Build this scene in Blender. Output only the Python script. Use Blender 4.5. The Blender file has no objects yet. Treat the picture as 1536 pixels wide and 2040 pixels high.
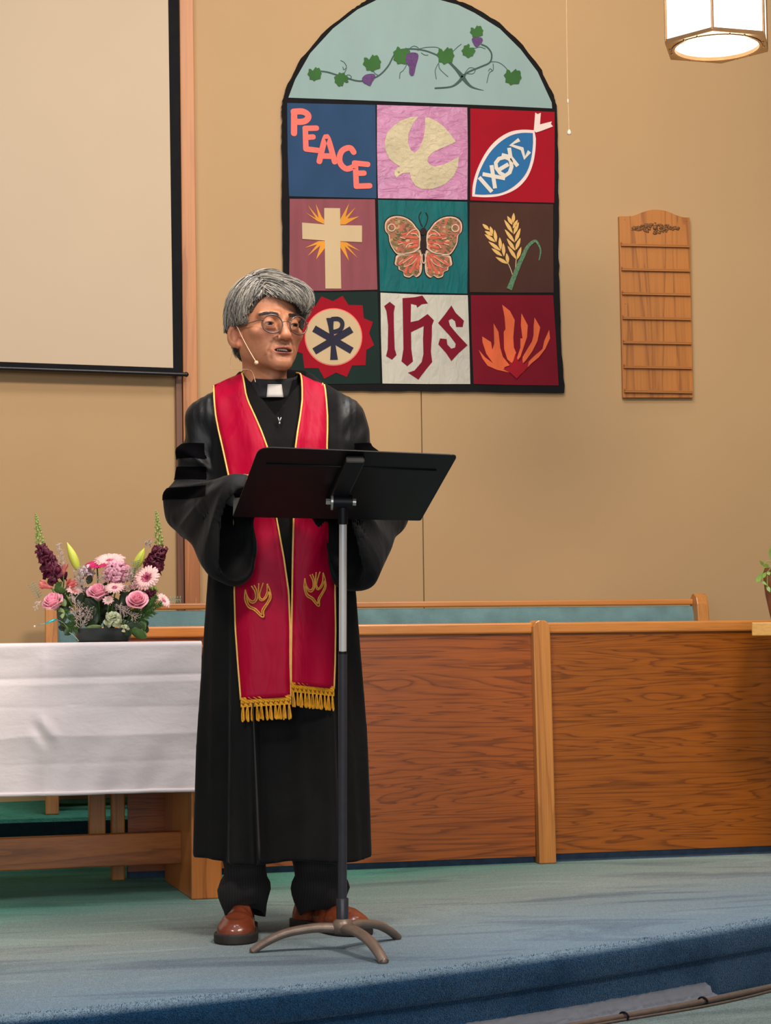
import bpy, bmesh, math, random
import numpy as np
from mathutils import Vector, Matrix, geometry
from mathutils.bvhtree import BVHTree
R = random.Random(7)
NR = np.random.RandomState(5)
PI = math.pi
scene = bpy.context.scene
COL = scene.collection

# ------------------------------------------------------------------ camera
FPX, WPX, HPX = 3900.0, 1536, 2040
CAM = Vector((0.0, 0.0, 0.737))
YAW, PITCH, ROLL = math.radians(10.0), math.atan((1271 - 1020) / 3900.0), 0.012
FH = Vector((math.sin(YAW), math.cos(YAW), 0))            # horizontal heading
RH = Vector((math.cos(YAW), -math.sin(YAW), 0))           # horizontal right
FWD = FH * math.cos(PITCH) + Vector((0, 0, math.sin(PITCH)))
U0 = RH.cross(FWD)
CR = RH * math.cos(ROLL) - U0 * math.sin(ROLL)
CU = U0 * math.cos(ROLL) + RH * math.sin(ROLL)
cd = bpy.data.cameras.new('camera')
cam = bpy.data.objects.new('camera', cd)
COL.objects.link(cam)
cd.sensor_fit = 'VERTICAL'
cd.sensor_height = 36.0
cd.lens = FPX / HPX * 36.0
cam.matrix_world = Matrix(((CR.x, CU.x, -FWD.x, CAM.x), (CR.y, CU.y, -FWD.y, CAM.y),
                           (CR.z, CU.z, -FWD.z, CAM.z), (0, 0, 0, 1)))
scene.camera = cam

# ------------------------------------------------------------------ light
w = bpy.data.worlds.new('world')
scene.world = w
w.use_nodes = True
w.node_tree.nodes['Background'].inputs[0].default_value = (0.85, 0.84, 0.9, 1)
w.node_tree.nodes['Background'].inputs[1].default_value = 0.17


def area(name, loc, target, sx, sy, power, col):
    ld = bpy.data.lights.new(name, 'AREA')
    ld.shape = 'RECTANGLE'
    ld.size, ld.size_y = sx, sy
    ld.energy, ld.color = power, col
    o = bpy.data.objects.new(name, ld)
    COL.objects.link(o)
    o.location = loc
    o.rotation_euler = (Vector(target) - Vector(loc)).to_track_quat('-Z', 'Y').to_euler()
    return o


area('stage_light', (1.9, 2.6, 3.9), (0.9, 6.0, 1.0), 0.9, 0.5, 150, (1.0, 0.88, 0.74))
area('stage_light', (-0.9, 2.2, 3.9), (0.6, 5.6, 0.8), 0.9, 0.5, 95, (1.0, 0.90, 0.80))
area('ceiling_light', (0.9, 4.6, 4.2), (0.9, 4.7, 0.0), 1.6, 1.0, 110, (0.92, 0.95, 1.0))
area('ceiling_light', (1.7, 6.2, 4.3), (1.7, 7.4, 2.0), 1.6, 0.5, 15, (1.0, 0.84, 0.62))

for wx in (-4.2, -2.1, 0.0, 2.1, 4.2):      # unseen nave windows behind the viewer, put in wide to brighten the chrome tube
    area('window_light', (wx - 1.0, -6.5, 2.0), (wx - 1.0, 5.0, 1.9), 2.0, 2.6, 105, (0.86, 0.93, 1.0))

scene.view_settings.view_transform = 'Standard'
scene.view_settings.look = 'None'
scene.view_settings.gamma = 1.0
scene.view_settings.exposure = -0.36
scene.view_settings.use_curve_mapping = False


# ------------------------------------------------------------------ pixel helpers (photograph is 1536 x 2040)
def ray(px, py):
    return FWD + CR * ((px - WPX / 2) / FPX) - CU * ((py - HPX / 2) / FPX)


def U(px, py, hd):                    # point at a horizontal forward distance
    r = ray(px, py)
    return CAM + r * (hd / r.dot(FH))


def UZ(px, py, z):                    # point on a horizontal plane
    r = ray(px, py)
    return CAM + r * ((z - CAM.z) / r.z)


def UP(px, py, p0, n):                # point on any plane
    r = ray(px, py)
    return CAM + r * ((p0 - CAM).dot(n) / r.dot(n))


def lin(c):
    c = c / 255.0
    return c / 12.92 if c <= 0.04045 else ((c + 0.055) / 1.055) ** 2.4


def C(r, g, b):
    return (lin(r), lin(g), lin(b), 1.0)


# ------------------------------------------------------------------ materials
def nodes_of(name):
    m = bpy.data.materials.new(name)
    m.use_nodes = True
    nt = m.node_tree
    return m, nt, nt.nodes['Principled BSDF']


def N(nt, kind, **kw):
    n = nt.nodes.new(kind)
    for k, v in kw.items():
        if k.startswith('_'):
            n.inputs[k[1:].replace('_', ' ')].default_value = v
        else:
            setattr(n, k, v)
    return n


def coords(nt, scale=(1, 1, 1)):
    tc = N(nt, 'ShaderNodeTexCoord')
    mp = N(nt, 'ShaderNodeMapping')
    mp.inputs['Scale'].default_value = scale
    nt.links.new(tc.outputs['Object'], mp.inputs['Vector'])
    return mp.outputs['Vector']


def ramp(nt, fac, stops):
    r = N(nt, 'ShaderNodeValToRGB')
    e = r.color_ramp.elements
    while len(e) < len(stops):
        e.new(0.5)
    for i, (p, c) in enumerate(stops):
        e[i].position = p
        e[i].color = c
    nt.links.new(fac, r.inputs['Fac'])
    return r.outputs['Color']


def mat(name, col, rough=0.6, var=0.12, scale=30.0, bump=0.0, bscale=200.0, metal=0.0, sheen=0.0, spec=0.5,
        stretch=(1, 1, 1), coat=0.0, sss=0.0):
    """plain surface with a little procedural tone variation and relief"""
    m, nt, b = nodes_of(name)
    v = coords(nt, stretch)
    n = N(nt, 'ShaderNodeTexNoise', _Scale=scale, _Detail=4.0)
    nt.links.new(v, n.inputs['Vector'])
    lo = tuple(c * (1 - var) for c in col[:3]) + (1,)
    hi = tuple(min(1, c * (1 + var)) for c in col[:3]) + (1,)
    nt.links.new(ramp(nt, n.outputs['Fac'], [(0.3, lo), (0.7, hi)]), b.inputs['Base Color'])
    b.inputs['Roughness'].default_value = rough
    b.inputs['Metallic'].default_value = metal
    b.inputs['Specular IOR Level'].default_value = spec
    b.inputs['Sheen Weight'].default_value = sheen
    b.inputs['Coat Weight'].default_value = coat
    b.inputs['Subsurface Weight'].default_value = sss
    b.inputs['Subsurface Radius'].default_value = (0.012, 0.005, 0.003)
    b.inputs['Subsurface Scale'].default_value = 0.6
    if bump:
        n2 = N(nt, 'ShaderNodeTexNoise', _Scale=bscale, _Detail=3.0)
        nt.links.new(v, n2.inputs['Vector'])
        bp = N(nt, 'ShaderNodeBump', _Strength=bump, _Distance=0.01)
        nt.links.new(n2.outputs['Fac'], bp.inputs['Height'])
        nt.links.new(bp.outputs['Normal'], b.inputs['Normal'])
    return m


def wood(name, light, dark, sc=(0.5, 6, 6), bands=9.0, rough=0.35, fine=(3, 160, 160), contrast=1.0, rot=0.0):
    """oak / pine: contour rings of a stretched noise give the cathedral figure, plus fine pores"""
    m, nt, b = nodes_of(name)
    v = coords(nt, sc)
    n = N(nt, 'ShaderNodeTexNoise', _Scale=1.0, _Detail=3.5, _Roughness=0.52, _Distortion=0.45)
    nt.links.new(v, n.inputs['Vector'])
    mu = N(nt, 'ShaderNodeMath', operation='MULTIPLY')
    mu.inputs[1].default_value = bands
    nt.links.new(n.outputs['Fac'], mu.inputs[0])
    fr = N(nt, 'ShaderNodeMath', operation='FRACT')
    nt.links.new(mu.outputs[0], fr.inputs[0])
    n3 = N(nt, 'ShaderNodeTexNoise', _Scale=1.0, _Detail=3.0)
    nt.links.new(coords(nt, fine), n3.inputs['Vector'])
    mid = tuple((a * 0.6 + c * 0.4) for a, c in zip(light, dark))
    c1 = ramp(nt, fr.outputs[0], [(0.0, dark), (0.09, dark), (0.22, mid), (0.5, light), (0.88, light), (1.0, mid)])
    c2 = ramp(nt, n3.outputs['Fac'], [(0.36, tuple(x * (1 - .55 * contrast) for x in light[:3]) + (1,)), (0.56, light)])
    mx = N(nt, 'ShaderNodeMix', data_type='RGBA', blend_type='MIX')
    mx.inputs['Factor'].default_value = 0.35
    nt.links.new(c1, mx.inputs['A'])
    nt.links.new(c2, mx.inputs['B'])
    nt.links.new(mx.outputs['Result'], b.inputs['Base Color'])
    b.inputs['Roughness'].default_value = rough
    bp = N(nt, 'ShaderNodeBump', _Strength=0.06, _Distance=0.004)
    nt.links.new(n3.outputs['Fac'], bp.inputs['Height'])
    nt.links.new(bp.outputs['Normal'], b.inputs['Normal'])
    return m


def vcol(name, rough=0.5, sss=0.0, spec=0.4, noise=0.1, nscale=80, bump=0.0, bscale=400):
    """takes its colour from the mesh colour attribute"""
    m, nt, b = nodes_of(name)
    a = N(nt, 'ShaderNodeVertexColor', layer_name='Col')
    n = N(nt, 'ShaderNodeTexNoise', _Scale=nscale, _Detail=3.0)
    nt.links.new(coords(nt), n.inputs['Vector'])
    mx = N(nt, 'ShaderNodeMix', data_type='RGBA', blend_type='MULTIPLY')
    mx.inputs['Factor'].default_value = 1.0
    nt.links.new(a.outputs['Color'], mx.inputs['A'])
    nt.links.new(ramp(nt, n.outputs['Fac'], [(0.3, (1 - noise, 1 - noise, 1 - noise, 1)), (0.7, (1, 1, 1, 1))]), mx.inputs['B'])
    nt.links.new(mx.outputs['Result'], b.inputs['Base Color'])
    b.inputs['Roughness'].default_value = rough
    b.inputs['Specular IOR Level'].default_value = spec
    b.inputs['Subsurface Weight'].default_value = sss
    b.inputs['Subsurface Radius'].default_value = (0.010, 0.004, 0.002)
    b.inputs['Subsurface Scale'].default_value = 0.5
    if bump:
        n2 = N(nt, 'ShaderNodeTexNoise', _Scale=bscale, _Detail=2.0)
        nt.links.new(coords(nt), n2.inputs['Vector'])
        bp = N(nt, 'ShaderNodeBump', _Strength=bump, _Distance=0.002)
        nt.links.new(n2.outputs['Fac'], bp.inputs['Height'])
        nt.links.new(bp.outputs['Normal'], b.inputs['Normal'])
    return m


# ------------------------------------------------------------------ mesh helpers (all vertices are given in world space)
def org(o):
    v = Vector((0, 0, 0))
    while o is not None:
        v += o.location
        o = o.parent
    return v


def thing(name, label, cat, loc, group=None):
    o = bpy.data.objects.new(name, None)
    o.empty_display_size = 0.1
    COL.objects.link(o)
    o.location = loc
    o['label'], o['category'] = label, cat
    if group:
        o['group'] = group
    return o


class MB:
    """collects shapes and links them as ONE mesh object"""
    def __init__(s):
        s.v, s.f, s.c = [], [], []

    def add(s, vs, fs, col=None):
        o = len(s.v)
        s.v += [tuple(p) for p in vs]
        s.f += [tuple(i + o for i in f) for f in fs]
        if col is not None:
            s.c += [tuple(col)] * (len(s.v) - len(s.c))
        return s

    def box(s, o, ax, ay, az):          # corner and three edge vectors
        o, ax, ay, az = map(Vector, (o, ax, ay, az))
        vs = [o, o + ax, o + ax + ay, o + ay, o + az, o + ax + az, o + ax + ay + az, o + ay + az]
        fs = [(0, 3, 2, 1), (4, 5, 6, 7), (0, 1, 5, 4), (1, 2, 6, 5), (2, 3, 7, 6), (3, 0, 4, 7)]
        if ax.cross(ay).dot(az) < 0:
            fs = [f[::-1] for f in fs]
        return s.add(vs, fs)

    def slab(s, loops, n, t, col=None):   # planar polygon (first loop outer, rest holes) given thickness t along n
        loops = [[Vector(p) for p in l] for l in loops]
        n = Vector(n).normalized()
        tris = geometry.tessellate_polygon(loops)
        flat = [p for l in loops for p in l]
        k = len(flat)
        vs = flat + [p + n * t for p in flat]
        fs = []
        for a, b, c in tris:
            nn = (flat[b] - flat[a]).cross(flat[c] - flat[a])
            if nn.dot(n) < 0:
                b, c = c, b
            fs += [(a + k, b + k, c + k), (a, c, b)]
        o = 0
        for l in loops:
            m = len(l)
            ar = sum(((l[i]).cross(l[(i + 1) % m]) for i in range(m)), Vector()).dot(n)
            for i in range(m):
                a, b = o + i, o + (i + 1) % m
                q = (a, b, b + k, a + k)
                fs.append(q if (ar > 0) == (l is loops[0]) else q[::-1])
            o += m
        return s.add(vs, fs, col)

    def tube(s, pts, rad, k=8, col=None, cap=True, squash=None):
        pts = [Vector(p) for p in pts]
        n = len(pts)
        if not hasattr(rad, '__len__'):
            rad = [rad] * n
        t0 = (pts[1] - pts[0]).normalized()
        up = Vector((0, 0, 1)) if abs(t0.z) < 0.9 else Vector((1, 0, 0))
        a = t0.cross(up).normalized()
        vs, fs = [], []
        for i in range(n):
            t = (pts[min(i + 1, n - 1)] - pts[max(i - 1, 0)])
            t = t.normalized() if t.length > 1e-9 else t0
            a = (a - t * a.dot(t)).normalized()
            b = t.cross(a)
            for j in range(k):
                q = 2 * PI * j / k
                vs.append(pts[i] + (a * math.cos(q) + b * math.sin(q) * (squash or 1.0)) * rad[i])
        for i in range(n - 1):
            for j in range(k):
                j2 = (j + 1) % k
                fs.append((i * k + j, i * k + j2, (i + 1) * k + j2, (i + 1) * k + j))
        if cap:
            fs.append(tuple(range(k))[::-1])
            fs.append(tuple((n - 1) * k + j for j in range(k)))
        return s.add(vs, fs, col)

    def lathe(s, base, prof, k=32, axis=(0, 0, 1), col=None):   # prof: (radius, height)
        z = Vector(axis).normalized()
        up = Vector((1, 0, 0)) if abs(z.x) < 0.9 else Vector((0, 1, 0))
        x = z.cross(up).normalized()
        y = z.cross(x)
        base = Vector(base)
        vs, fs = [], []
        for r, h in prof:
            for j in range(k):
                q = 2 * PI * j / k
                vs.append(base + z * h + (x * math.cos(q) + y * math.sin(q)) * max(r, 1e-5))
        for i in range(len(prof) - 1):
            for j in range(k):
                j2 = (j + 1) % k
                fs.append((i * k + j, i * k + j2, (i + 1) * k + j2, (i + 1) * k + j))
        return s.add(vs, fs, col)

    def ball(s, c, r, k=12, col=None, sc=(1, 1, 1), rot=None):
        vs, fs = [], []
        h = k // 2
        c = Vector(c)
        for i in range(h + 1):
            a = PI * i / h
            for j in range(k):
                q = 2 * PI * j / k
                p = Vector((math.sin(a) * math.cos(q) * sc[0], math.sin(a) * math.sin(q) * sc[1], math.cos(a) * sc[2])) * r
                if rot is not None:
                    p = rot @ p
                vs.append(c + p)
        for i in range(h):
            for j in range(k):
                j2 = (j + 1) % k
                fs.append((i * k + j, (i + 1) * k + j, (i + 1) * k + j2, i * k + j2))
        return s.add(vs, fs, col)

    def grid(s, P, closed=False, col=None):   # P[i][j] vertices
        ni, nj = len(P), len(P[0])
        vs = [p for r in P for p in r]
        fs = []
        for i in range(ni - 1):
            for j in range(nj if closed else nj - 1):
                j2 = (j + 1) % nj
                fs.append((i * nj + j, i * nj + j2, (i + 1) * nj + j2, (i + 1) * nj + j))
        return s.add(vs, fs, col)

    def build(s, name, m, parent=None, smooth=False, bevel=0.0, solid=0.0, subsurf=0, kind=None, label=None, angle=None):
        off = org(parent)
        me = bpy.data.meshes.new(name)
        me.from_pydata([(p[0] - off.x, p[1] - off.y, p[2] - off.z) for p in s.v], [], s.f)
        if s.c:
            at = me.color_attributes.new('Col', 'FLOAT_COLOR', 'POINT')
            buf = np.ones((len(s.v), 4), np.float32)
            cc = np.array([c[:3] for c in s.c], np.float32)
            buf[:len(cc), :3] = cc
            at.data.foreach_set('color', buf.ravel())
        me.materials.append(m)
        me.update()
        if smooth:
            me.polygons.foreach_set('use_smooth', [True] * len(me.polygons))
            if angle:
                me.set_sharp_from_angle(angle=math.radians(angle))
        o = bpy.data.objects.new(name, me)
        COL.objects.link(o)
        if parent is not None:
            o.parent = parent
        if solid:
            md = o.modifiers.new('solid', 'SOLIDIFY')
            md.thickness = solid
            md.offset = 0
        if bevel:
            md = o.modifiers.new('bevel', 'BEVEL')
            md.width, md.segments, md.limit_method = bevel, 2, 'ANGLE'
        if subsurf:
            md = o.modifiers.new('sub', 'SUBSURF')
            md.levels = md.render_levels = subsurf
        if kind:
            o['kind'] = kind
        if label:
            o['label'] = label
        return o


def tag(o, label, cat, group=None):
    o['label'], o['category'] = label, cat
    if group:
        o['group'] = group
    return o


def smoothline(pts, n=8, closed=False):
    """Catmull-Rom through the points"""
    P = [Vector(p) for p in pts]
    m = len(P)
    out = []
    for i in range(m if closed else m - 1):
        if closed:
            a, b, c, d = P[i - 1], P[i], P[(i + 1) % m], P[(i + 2) % m]
        else:
            a, b, c, d = P[max(i - 1, 0)], P[i], P[i + 1], P[min(i + 2, m - 1)]
        for k in range(n):
            t = k / n
            out.append(0.5 * ((2 * b) + (c - a) * t + (2 * a - 5 * b + 4 * c - d) * t * t + (3 * b - a - 3 * c + d) * t ** 3))
    if not closed:
        out.append(P[-1])
    return out


# ------------------------------------------------------------------ implicit surfaces (numpy surface nets)
def nets(F, o, h):
    s = F < 0
    c8 = [(i, j, k) for i in (0, 1) for j in (0, 1) for k in (0, 1)]
    sh = tuple(n - 1 for n in F.shape)

    def sl(a, c):
        return a[c[0]:c[0] + sh[0], c[1]:c[1] + sh[1], c[2]:c[2] + sh[2]]
    anyc = np.zeros(sh, bool)
    allc = np.ones(sh, bool)
    for c in c8:
        q = sl(s, c)
        anyc |= q
        allc &= q
    act = anyc & ~allc
    ijk = np.argwhere(act)
    vals = {c: F[ijk[:, 0] + c[0], ijk[:, 1] + c[1], ijk[:, 2] + c[2]] for c in c8}
    acc = np.zeros((len(ijk), 3))
    cnt = np.zeros(len(ijk))
    for a in c8:
        for ax in range(3):
            if a[ax]:
                continue
            b = list(a)
            b[ax] = 1
            fa, fb = vals[a], vals[tuple(b)]
            m = (fa < 0) != (fb < 0)
            t = fa[m] / (fa[m] - fb[m])
            p = np.tile(np.array(a, float), (len(t), 1))
            p[:, ax] += t
            acc[m] += p
            cnt[m] += 1
    V = (ijk + acc / cnt[:, None]) * h + np.array(o)
    idx = np.full(sh, -1, np.int64)
    idx[act] = np.arange(len(ijk))
    faces = []
    for ax in range(3):
        u, v = (ax + 1) % 3, (ax + 2) % 3
        A = np.take(s, range(0, F.shape[ax] - 1), ax)
        B = np.take(s, range(1, F.shape[ax]), ax)
        e = np.argwhere(A != B)
        e = e[(e[:, u] > 0) & (e[:, v] > 0) & (e[:, u] < sh[u]) & (e[:, v] < sh[v])]
        du, dv = np.zeros(3, int), np.zeros(3, int)
        du[u] = 1
        dv[v] = 1
        g = lambda q: idx[q[:, 0], q[:, 1], q[:, 2]]
        quad = np.stack([g(e - du - dv), g(e - dv), g(e), g(e - du)], 1)
        ins = s[e[:, 0], e[:, 1], e[:, 2]]
        quad[~ins] = quad[~ins][:, ::-1]
        faces.append(quad)
    Fc = np.concatenate(faces)
    return V, Fc[(Fc >= 0).all(1)]


def gridof(lo, hi, h):
    ax = [np.arange(lo[i], hi[i] + h, h, dtype=np.float32) for i in range(3)]
    return np.meshgrid(*ax, indexing='ij')


def smin(a, b, k):
    h = np.clip(0.5 + 0.5 * (b - a) / k, 0, 1)
    return b * (1 - h) + a * h - k * h * (1 - h)


def smax(a, b, k):
    return -smin(-a, -b, k)


def sph(X, Y, Z, c, r):
    return np.sqrt((X - c[0]) ** 2 + (Y - c[1]) ** 2 + (Z - c[2]) ** 2) - r


def ell(X, Y, Z, c, r):
    k = np.sqrt(((X - c[0]) / r[0]) ** 2 + ((Y - c[1]) / r[1]) ** 2 + ((Z - c[2]) / r[2]) ** 2)
    k2 = np.sqrt(((X - c[0]) / r[0] ** 2) ** 2 + ((Y - c[1]) / r[1] ** 2) ** 2 + ((Z - c[2]) / r[2] ** 2) ** 2) + 1e-9
    return k * (k - 1) / k2


def cap(X, Y, Z, a, b, ra, rb=None):
    rb = ra if rb is None else rb
    a, b = np.array(a, float), np.array(b, float)
    d = b - a
    t = np.clip(((X - a[0]) * d[0] + (Y - a[1]) * d[1] + (Z - a[2]) * d[2]) / (d @ d), 0, 1)
    return np.sqrt((X - a[0] - d[0] * t) ** 2 + (Y - a[1] - d[1] * t) ** 2 + (Z - a[2] - d[2] * t) ** 2) - (ra + (rb - ra) * t)


def tri(X, Y, Z, a, b, c, r):
    """thick triangle"""
    a, b, c = (np.array(q, float) for q in (a, b, c))
    ab, ac = b - a, c - a
    n = np.cross(ab, ac)
    n /= np.linalg.norm(n)
    d = np.minimum(np.minimum(cap(X, Y, Z, a, b, 0), cap(X, Y, Z, b, c, 0)), cap(X, Y, Z, c, a, 0))
    P = [X - a[0], Y - a[1], Z - a[2]]
    hn = P[0] * n[0] + P[1] * n[1] + P[2] * n[2]
    inside = np.ones(X.shape, bool)
    for p, q in ((a, b), (b, c), (c, a)):
        e = np.cross(n, q - p)
        inside &= ((X - p[0]) * e[0] + (Y - p[1]) * e[1] + (Z - p[2]) * e[2]) > 0
    return np.where(inside, np.abs(hn), d) - r

# ------------------------------------------------------------------ the room
YW = U(1000, 1271, 7.6).y
WP, WN = Vector((0, YW, 0)), Vector((0, 1, 0))


def W(px, py, out=0.0):               # on the back wall, pulled out towards the room
    return UP(px, py, WP - WN * out, WN)


M_wall = mat('wall_paint', C(181, 145, 101), 0.75, 0.03, 1.5, 0.03, 260)
M_trim = wood('trim_fir', C(190, 122, 66), C(150, 84, 40), (8, 8, 0.6), 4, 0.45, (120, 120, 3), 0.5)
M_trimdk = wood('trim_fir_dark', C(112, 66, 38), C(84, 46, 26), (8, 8, 0.6), 4, 0.5, (120, 120, 3), 0.5)
xs = W(842, 1000).x
xt = W(384, 700).x
ZT = 4.6
wall = MB().box((xt - .3, YW + .012, -.2), (6.6, 0, 0), (0, .1, 0), (0, 0, ZT)).build('wall_back', M_wall, kind='structure')
for x0, x1 in ((xt - .05, xs - .0018), (xs + .0018, xt + 6.3)):
    MB().box((x0, YW, -.15), (x1 - x0, 0, 0), (0, .0125, 0), (0, 0, ZT - .06)).build('panel', M_wall, wall, bevel=.0015)
# left wall swings towards the room
LD = Vector((-math.cos(math.radians(9)), -math.sin(math.radians(9)), 0))
LN = Vector((LD.y, -LD.x, 0))        # into the wall (away from the camera)
if LN.y < 0:
    LN = -LN
LC = W(372, 700, .01)
MB().box(LC + Vector((0, 0, -.2 - LC.z)), LD * 4.0, LN * .1, (0, 0, ZT)).build('wall_left', M_wall, kind='structure')
a, b, c, d = W(357, -60, .05), W(384.5, -60, .05), W(399.5, 1240, .05), W(368, 1240, .05)
a, b = c + (b - c) * 1.35 + (a - b), c + (b - c) * 1.35
cc = c + (c - b) * .45
dd = cc + (d - c)
MB().slab([[dd, cc, b, a]], WN, .06).build('trim_1', M_trim, kind='structure', bevel=.003)
a2, d2 = a + Vector((-.026, .012, 0)), dd + Vector((-.028, .012, 0))
MB().slab([[d2, dd + Vector((-.001, .012, 0)), a + Vector((-.001, .012, 0)), a2]], WN, .05).build('trim_2', M_trimdk, kind='structure', bevel=.003)

# ------------------------------------------------------------------ carpet
def carpet(name, pal, tuft=420, bump=0.9, deep=True):
    m, nt, b = nodes_of(name)
    tc = N(nt, 'ShaderNodeTexCoord')
    n1 = N(nt, 'ShaderNodeTexNoise', _Scale=1.0, _Detail=5.0, _Roughness=0.6, _Distortion=1.2)
    nt.links.new(coords(nt, (1.1, 4.2, 2)), n1.inputs['Vector'])
    n2 = N(nt, 'ShaderNodeTexNoise', _Scale=float(tuft), _Detail=2.0)
    nt.links.new(tc.outputs['Object'], n2.inputs['Vector'])
    n4 = N(nt, 'ShaderNodeTexNoise', _Scale=90.0, _Detail=3.0)
    nt.links.new(tc.outputs['Object'], n4.inputs['Vector'])
    sp = N(nt, 'ShaderNodeSeparateXYZ')
    nt.links.new(tc.outputs['Object'], sp.inputs[0])
    # mixed light painted in: bluer at stage front, greener under and behind table
    ad = N(nt, 'ShaderNodeMath', operation='MULTIPLY_ADD')
    ad.inputs[1].default_value = 0.35
    nt.links.new(n1.outputs['Fac'], ad.inputs[0])
    sx_ = N(nt, 'ShaderNodeMath', operation='MULTIPLY_ADD')
    sx_.inputs[1].default_value = -0.5
    nt.links.new(sp.outputs['X'], sx_.inputs[0])
    nt.links.new(sp.outputs['Y'], sx_.inputs[2])
    nt.links.new(sx_.outputs[0], ad.inputs[2])
    mr = N(nt, 'ShaderNodeMapRange')
    mr.inputs['From Min'].default_value = 4.2
    mr.inputs['From Max'].default_value = 5.8
    nt.links.new(ad.outputs[0], mr.inputs['Value'])
    tread = ramp(nt, mr.outputs['Result'], pal)
    # light on the tread and shade on nosing and riser painted by height
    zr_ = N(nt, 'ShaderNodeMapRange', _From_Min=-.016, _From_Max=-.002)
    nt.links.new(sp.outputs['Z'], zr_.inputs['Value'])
    shade_mix = N(nt, 'ShaderNodeMix', data_type='RGBA')
    nt.links.new(zr_.outputs[0], shade_mix.inputs['Factor'])
    shade_mix.inputs['A'].default_value = C(30, 66, 98)
    nt.links.new(tread, shade_mix.inputs['B'])
    base = shade_mix.outputs['Result'] if deep else tread
    mul = N(nt, 'ShaderNodeMix', data_type='RGBA', blend_type='MULTIPLY')
    mul.inputs['Factor'].default_value = 1.0
    nt.links.new(base, mul.inputs['A'])
    nt.links.new(ramp(nt, n1.outputs['Fac'], [(0.34, (.66, .67, .72, 1)), (0.42, (.80, .80, .84, 1)), (0.48, (1.0, 1.0, 1.0, 1)), (0.56, (.90, .90, .92, 1)), (0.66, (1.16, 1.16, 1.13, 1))]), mul.inputs['B'])
    mul2 = N(nt, 'ShaderNodeMix', data_type='RGBA', blend_type='MULTIPLY')
    mul2.inputs['Factor'].default_value = 1.0
    nt.links.new(mul.outputs['Result'], mul2.inputs['A'])
    nt.links.new(ramp(nt, n2.outputs['Fac'], [(0.35, (.55, .55, .56, 1)), (0.6, (1.12, 1.12, 1.12, 1))]), mul2.inputs['B'])
    mul3 = N(nt, 'ShaderNodeMix', data_type='RGBA', blend_type='MULTIPLY')
    mul3.inputs['Factor'].default_value = 1.0
    nt.links.new(mul2.outputs['Result'], mul3.inputs['A'])
    nt.links.new(ramp(nt, n4.outputs['Fac'], [(0.3, (.8, .8, .8, 1)), (0.65, (1.05, 1.05, 1.05, 1))]), mul3.inputs['B'])
    nt.links.new(mul3.outputs['Result'], b.inputs['Base Color'])
    b.inputs['Roughness'].default_value = 1.0
    b.inputs['Specular IOR Level'].default_value = 0.05
    s1 = N(nt, 'ShaderNodeMapRange', _From_Min=.35, _From_Max=.65, _To_Min=.2, _To_Max=.5)
    nt.links.new(n1.outputs['Fac'], s1.inputs['Value'])
    s2 = N(nt, 'ShaderNodeMapRange', _From_Min=.36, _From_Max=.62, _To_Min=.45, _To_Max=1.15)
    nt.links.new(n2.outputs['Fac'], s2.inputs['Value'])
    s3 = N(nt, 'ShaderNodeMath', operation='MULTIPLY')
    nt.links.new(s1.outputs[0], s3.inputs[0])
    nt.links.new(s2.outputs[0], s3.inputs[1])
    nt.links.new(s3.outputs[0], b.inputs['Sheen Weight'])
    b.inputs['Sheen Roughness'].default_value = 0.3
    b.inputs['Sheen Tint'].default_value = C(205, 222, 232)
    bp = N(nt, 'ShaderNodeBump', _Strength=bump, _Distance=0.006)
    nt.links.new(n2.outputs['Fac'], bp.inputs['Height'])
    nt.links.new(bp.outputs['Normal'], b.inputs['Normal'])
    return m


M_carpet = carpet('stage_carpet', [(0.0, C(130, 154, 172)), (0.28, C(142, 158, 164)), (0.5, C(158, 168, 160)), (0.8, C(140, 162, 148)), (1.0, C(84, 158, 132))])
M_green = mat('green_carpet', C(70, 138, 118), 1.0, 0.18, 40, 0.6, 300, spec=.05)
M_low = carpet('lower_carpet', [(0.0, C(122, 138, 134)), (1.0, C(122, 138, 134))], deep=False)

pts = [UZ(x, y, 0) for x, y in ((0, 2019), (350, 1992), (700, 1953), (1000, 1909), (1250, 1869), (1536, 1829))]
cf = np.polyfit([p.x for p in pts], [p.y for p in pts], 2)
EX = np.linspace(-2.6, 4.2, 90)
EY = np.polyval(cf, EX)
edge = [Vector((x, y, 0)) for x, y in zip(EX, EY)]
prof = [(0.0, 0.0), (.012, -.0015), (.022, -.007), (.029, -.017), (.031, -.033), (.031, -.056), (.030, -.067), (.027, -.0715), (.018, -.071),
        (.022, -.075), (.022, -.168)]
rows = []
for t in (1.0, 0.6, 0.3, 0.12, 0.04):
    rows.append([Vector((p.x, p.y + (YW + .01 - p.y) * t, 0)) for p in edge])
nrm = []
for i in range(len(edge)):
    t = (edge[min(i + 1, len(edge) - 1)] - edge[max(i - 1, 0)]).normalized()
    nrm.append(Vector((t.y, -t.x, 0)))
for o, z in prof:
    rows.append([edge[i] + nrm[i] * o + Vector((0, 0, z)) for i in range(len(edge))])
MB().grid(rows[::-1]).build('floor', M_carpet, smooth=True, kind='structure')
EDGE, ENRM = edge, nrm
MB().box((-3, -.5, -.20), (7.6, 0, 0), (0, 6.5, 0), (0, 0, .035)).build('floor.001', M_low, kind='structure')

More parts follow.
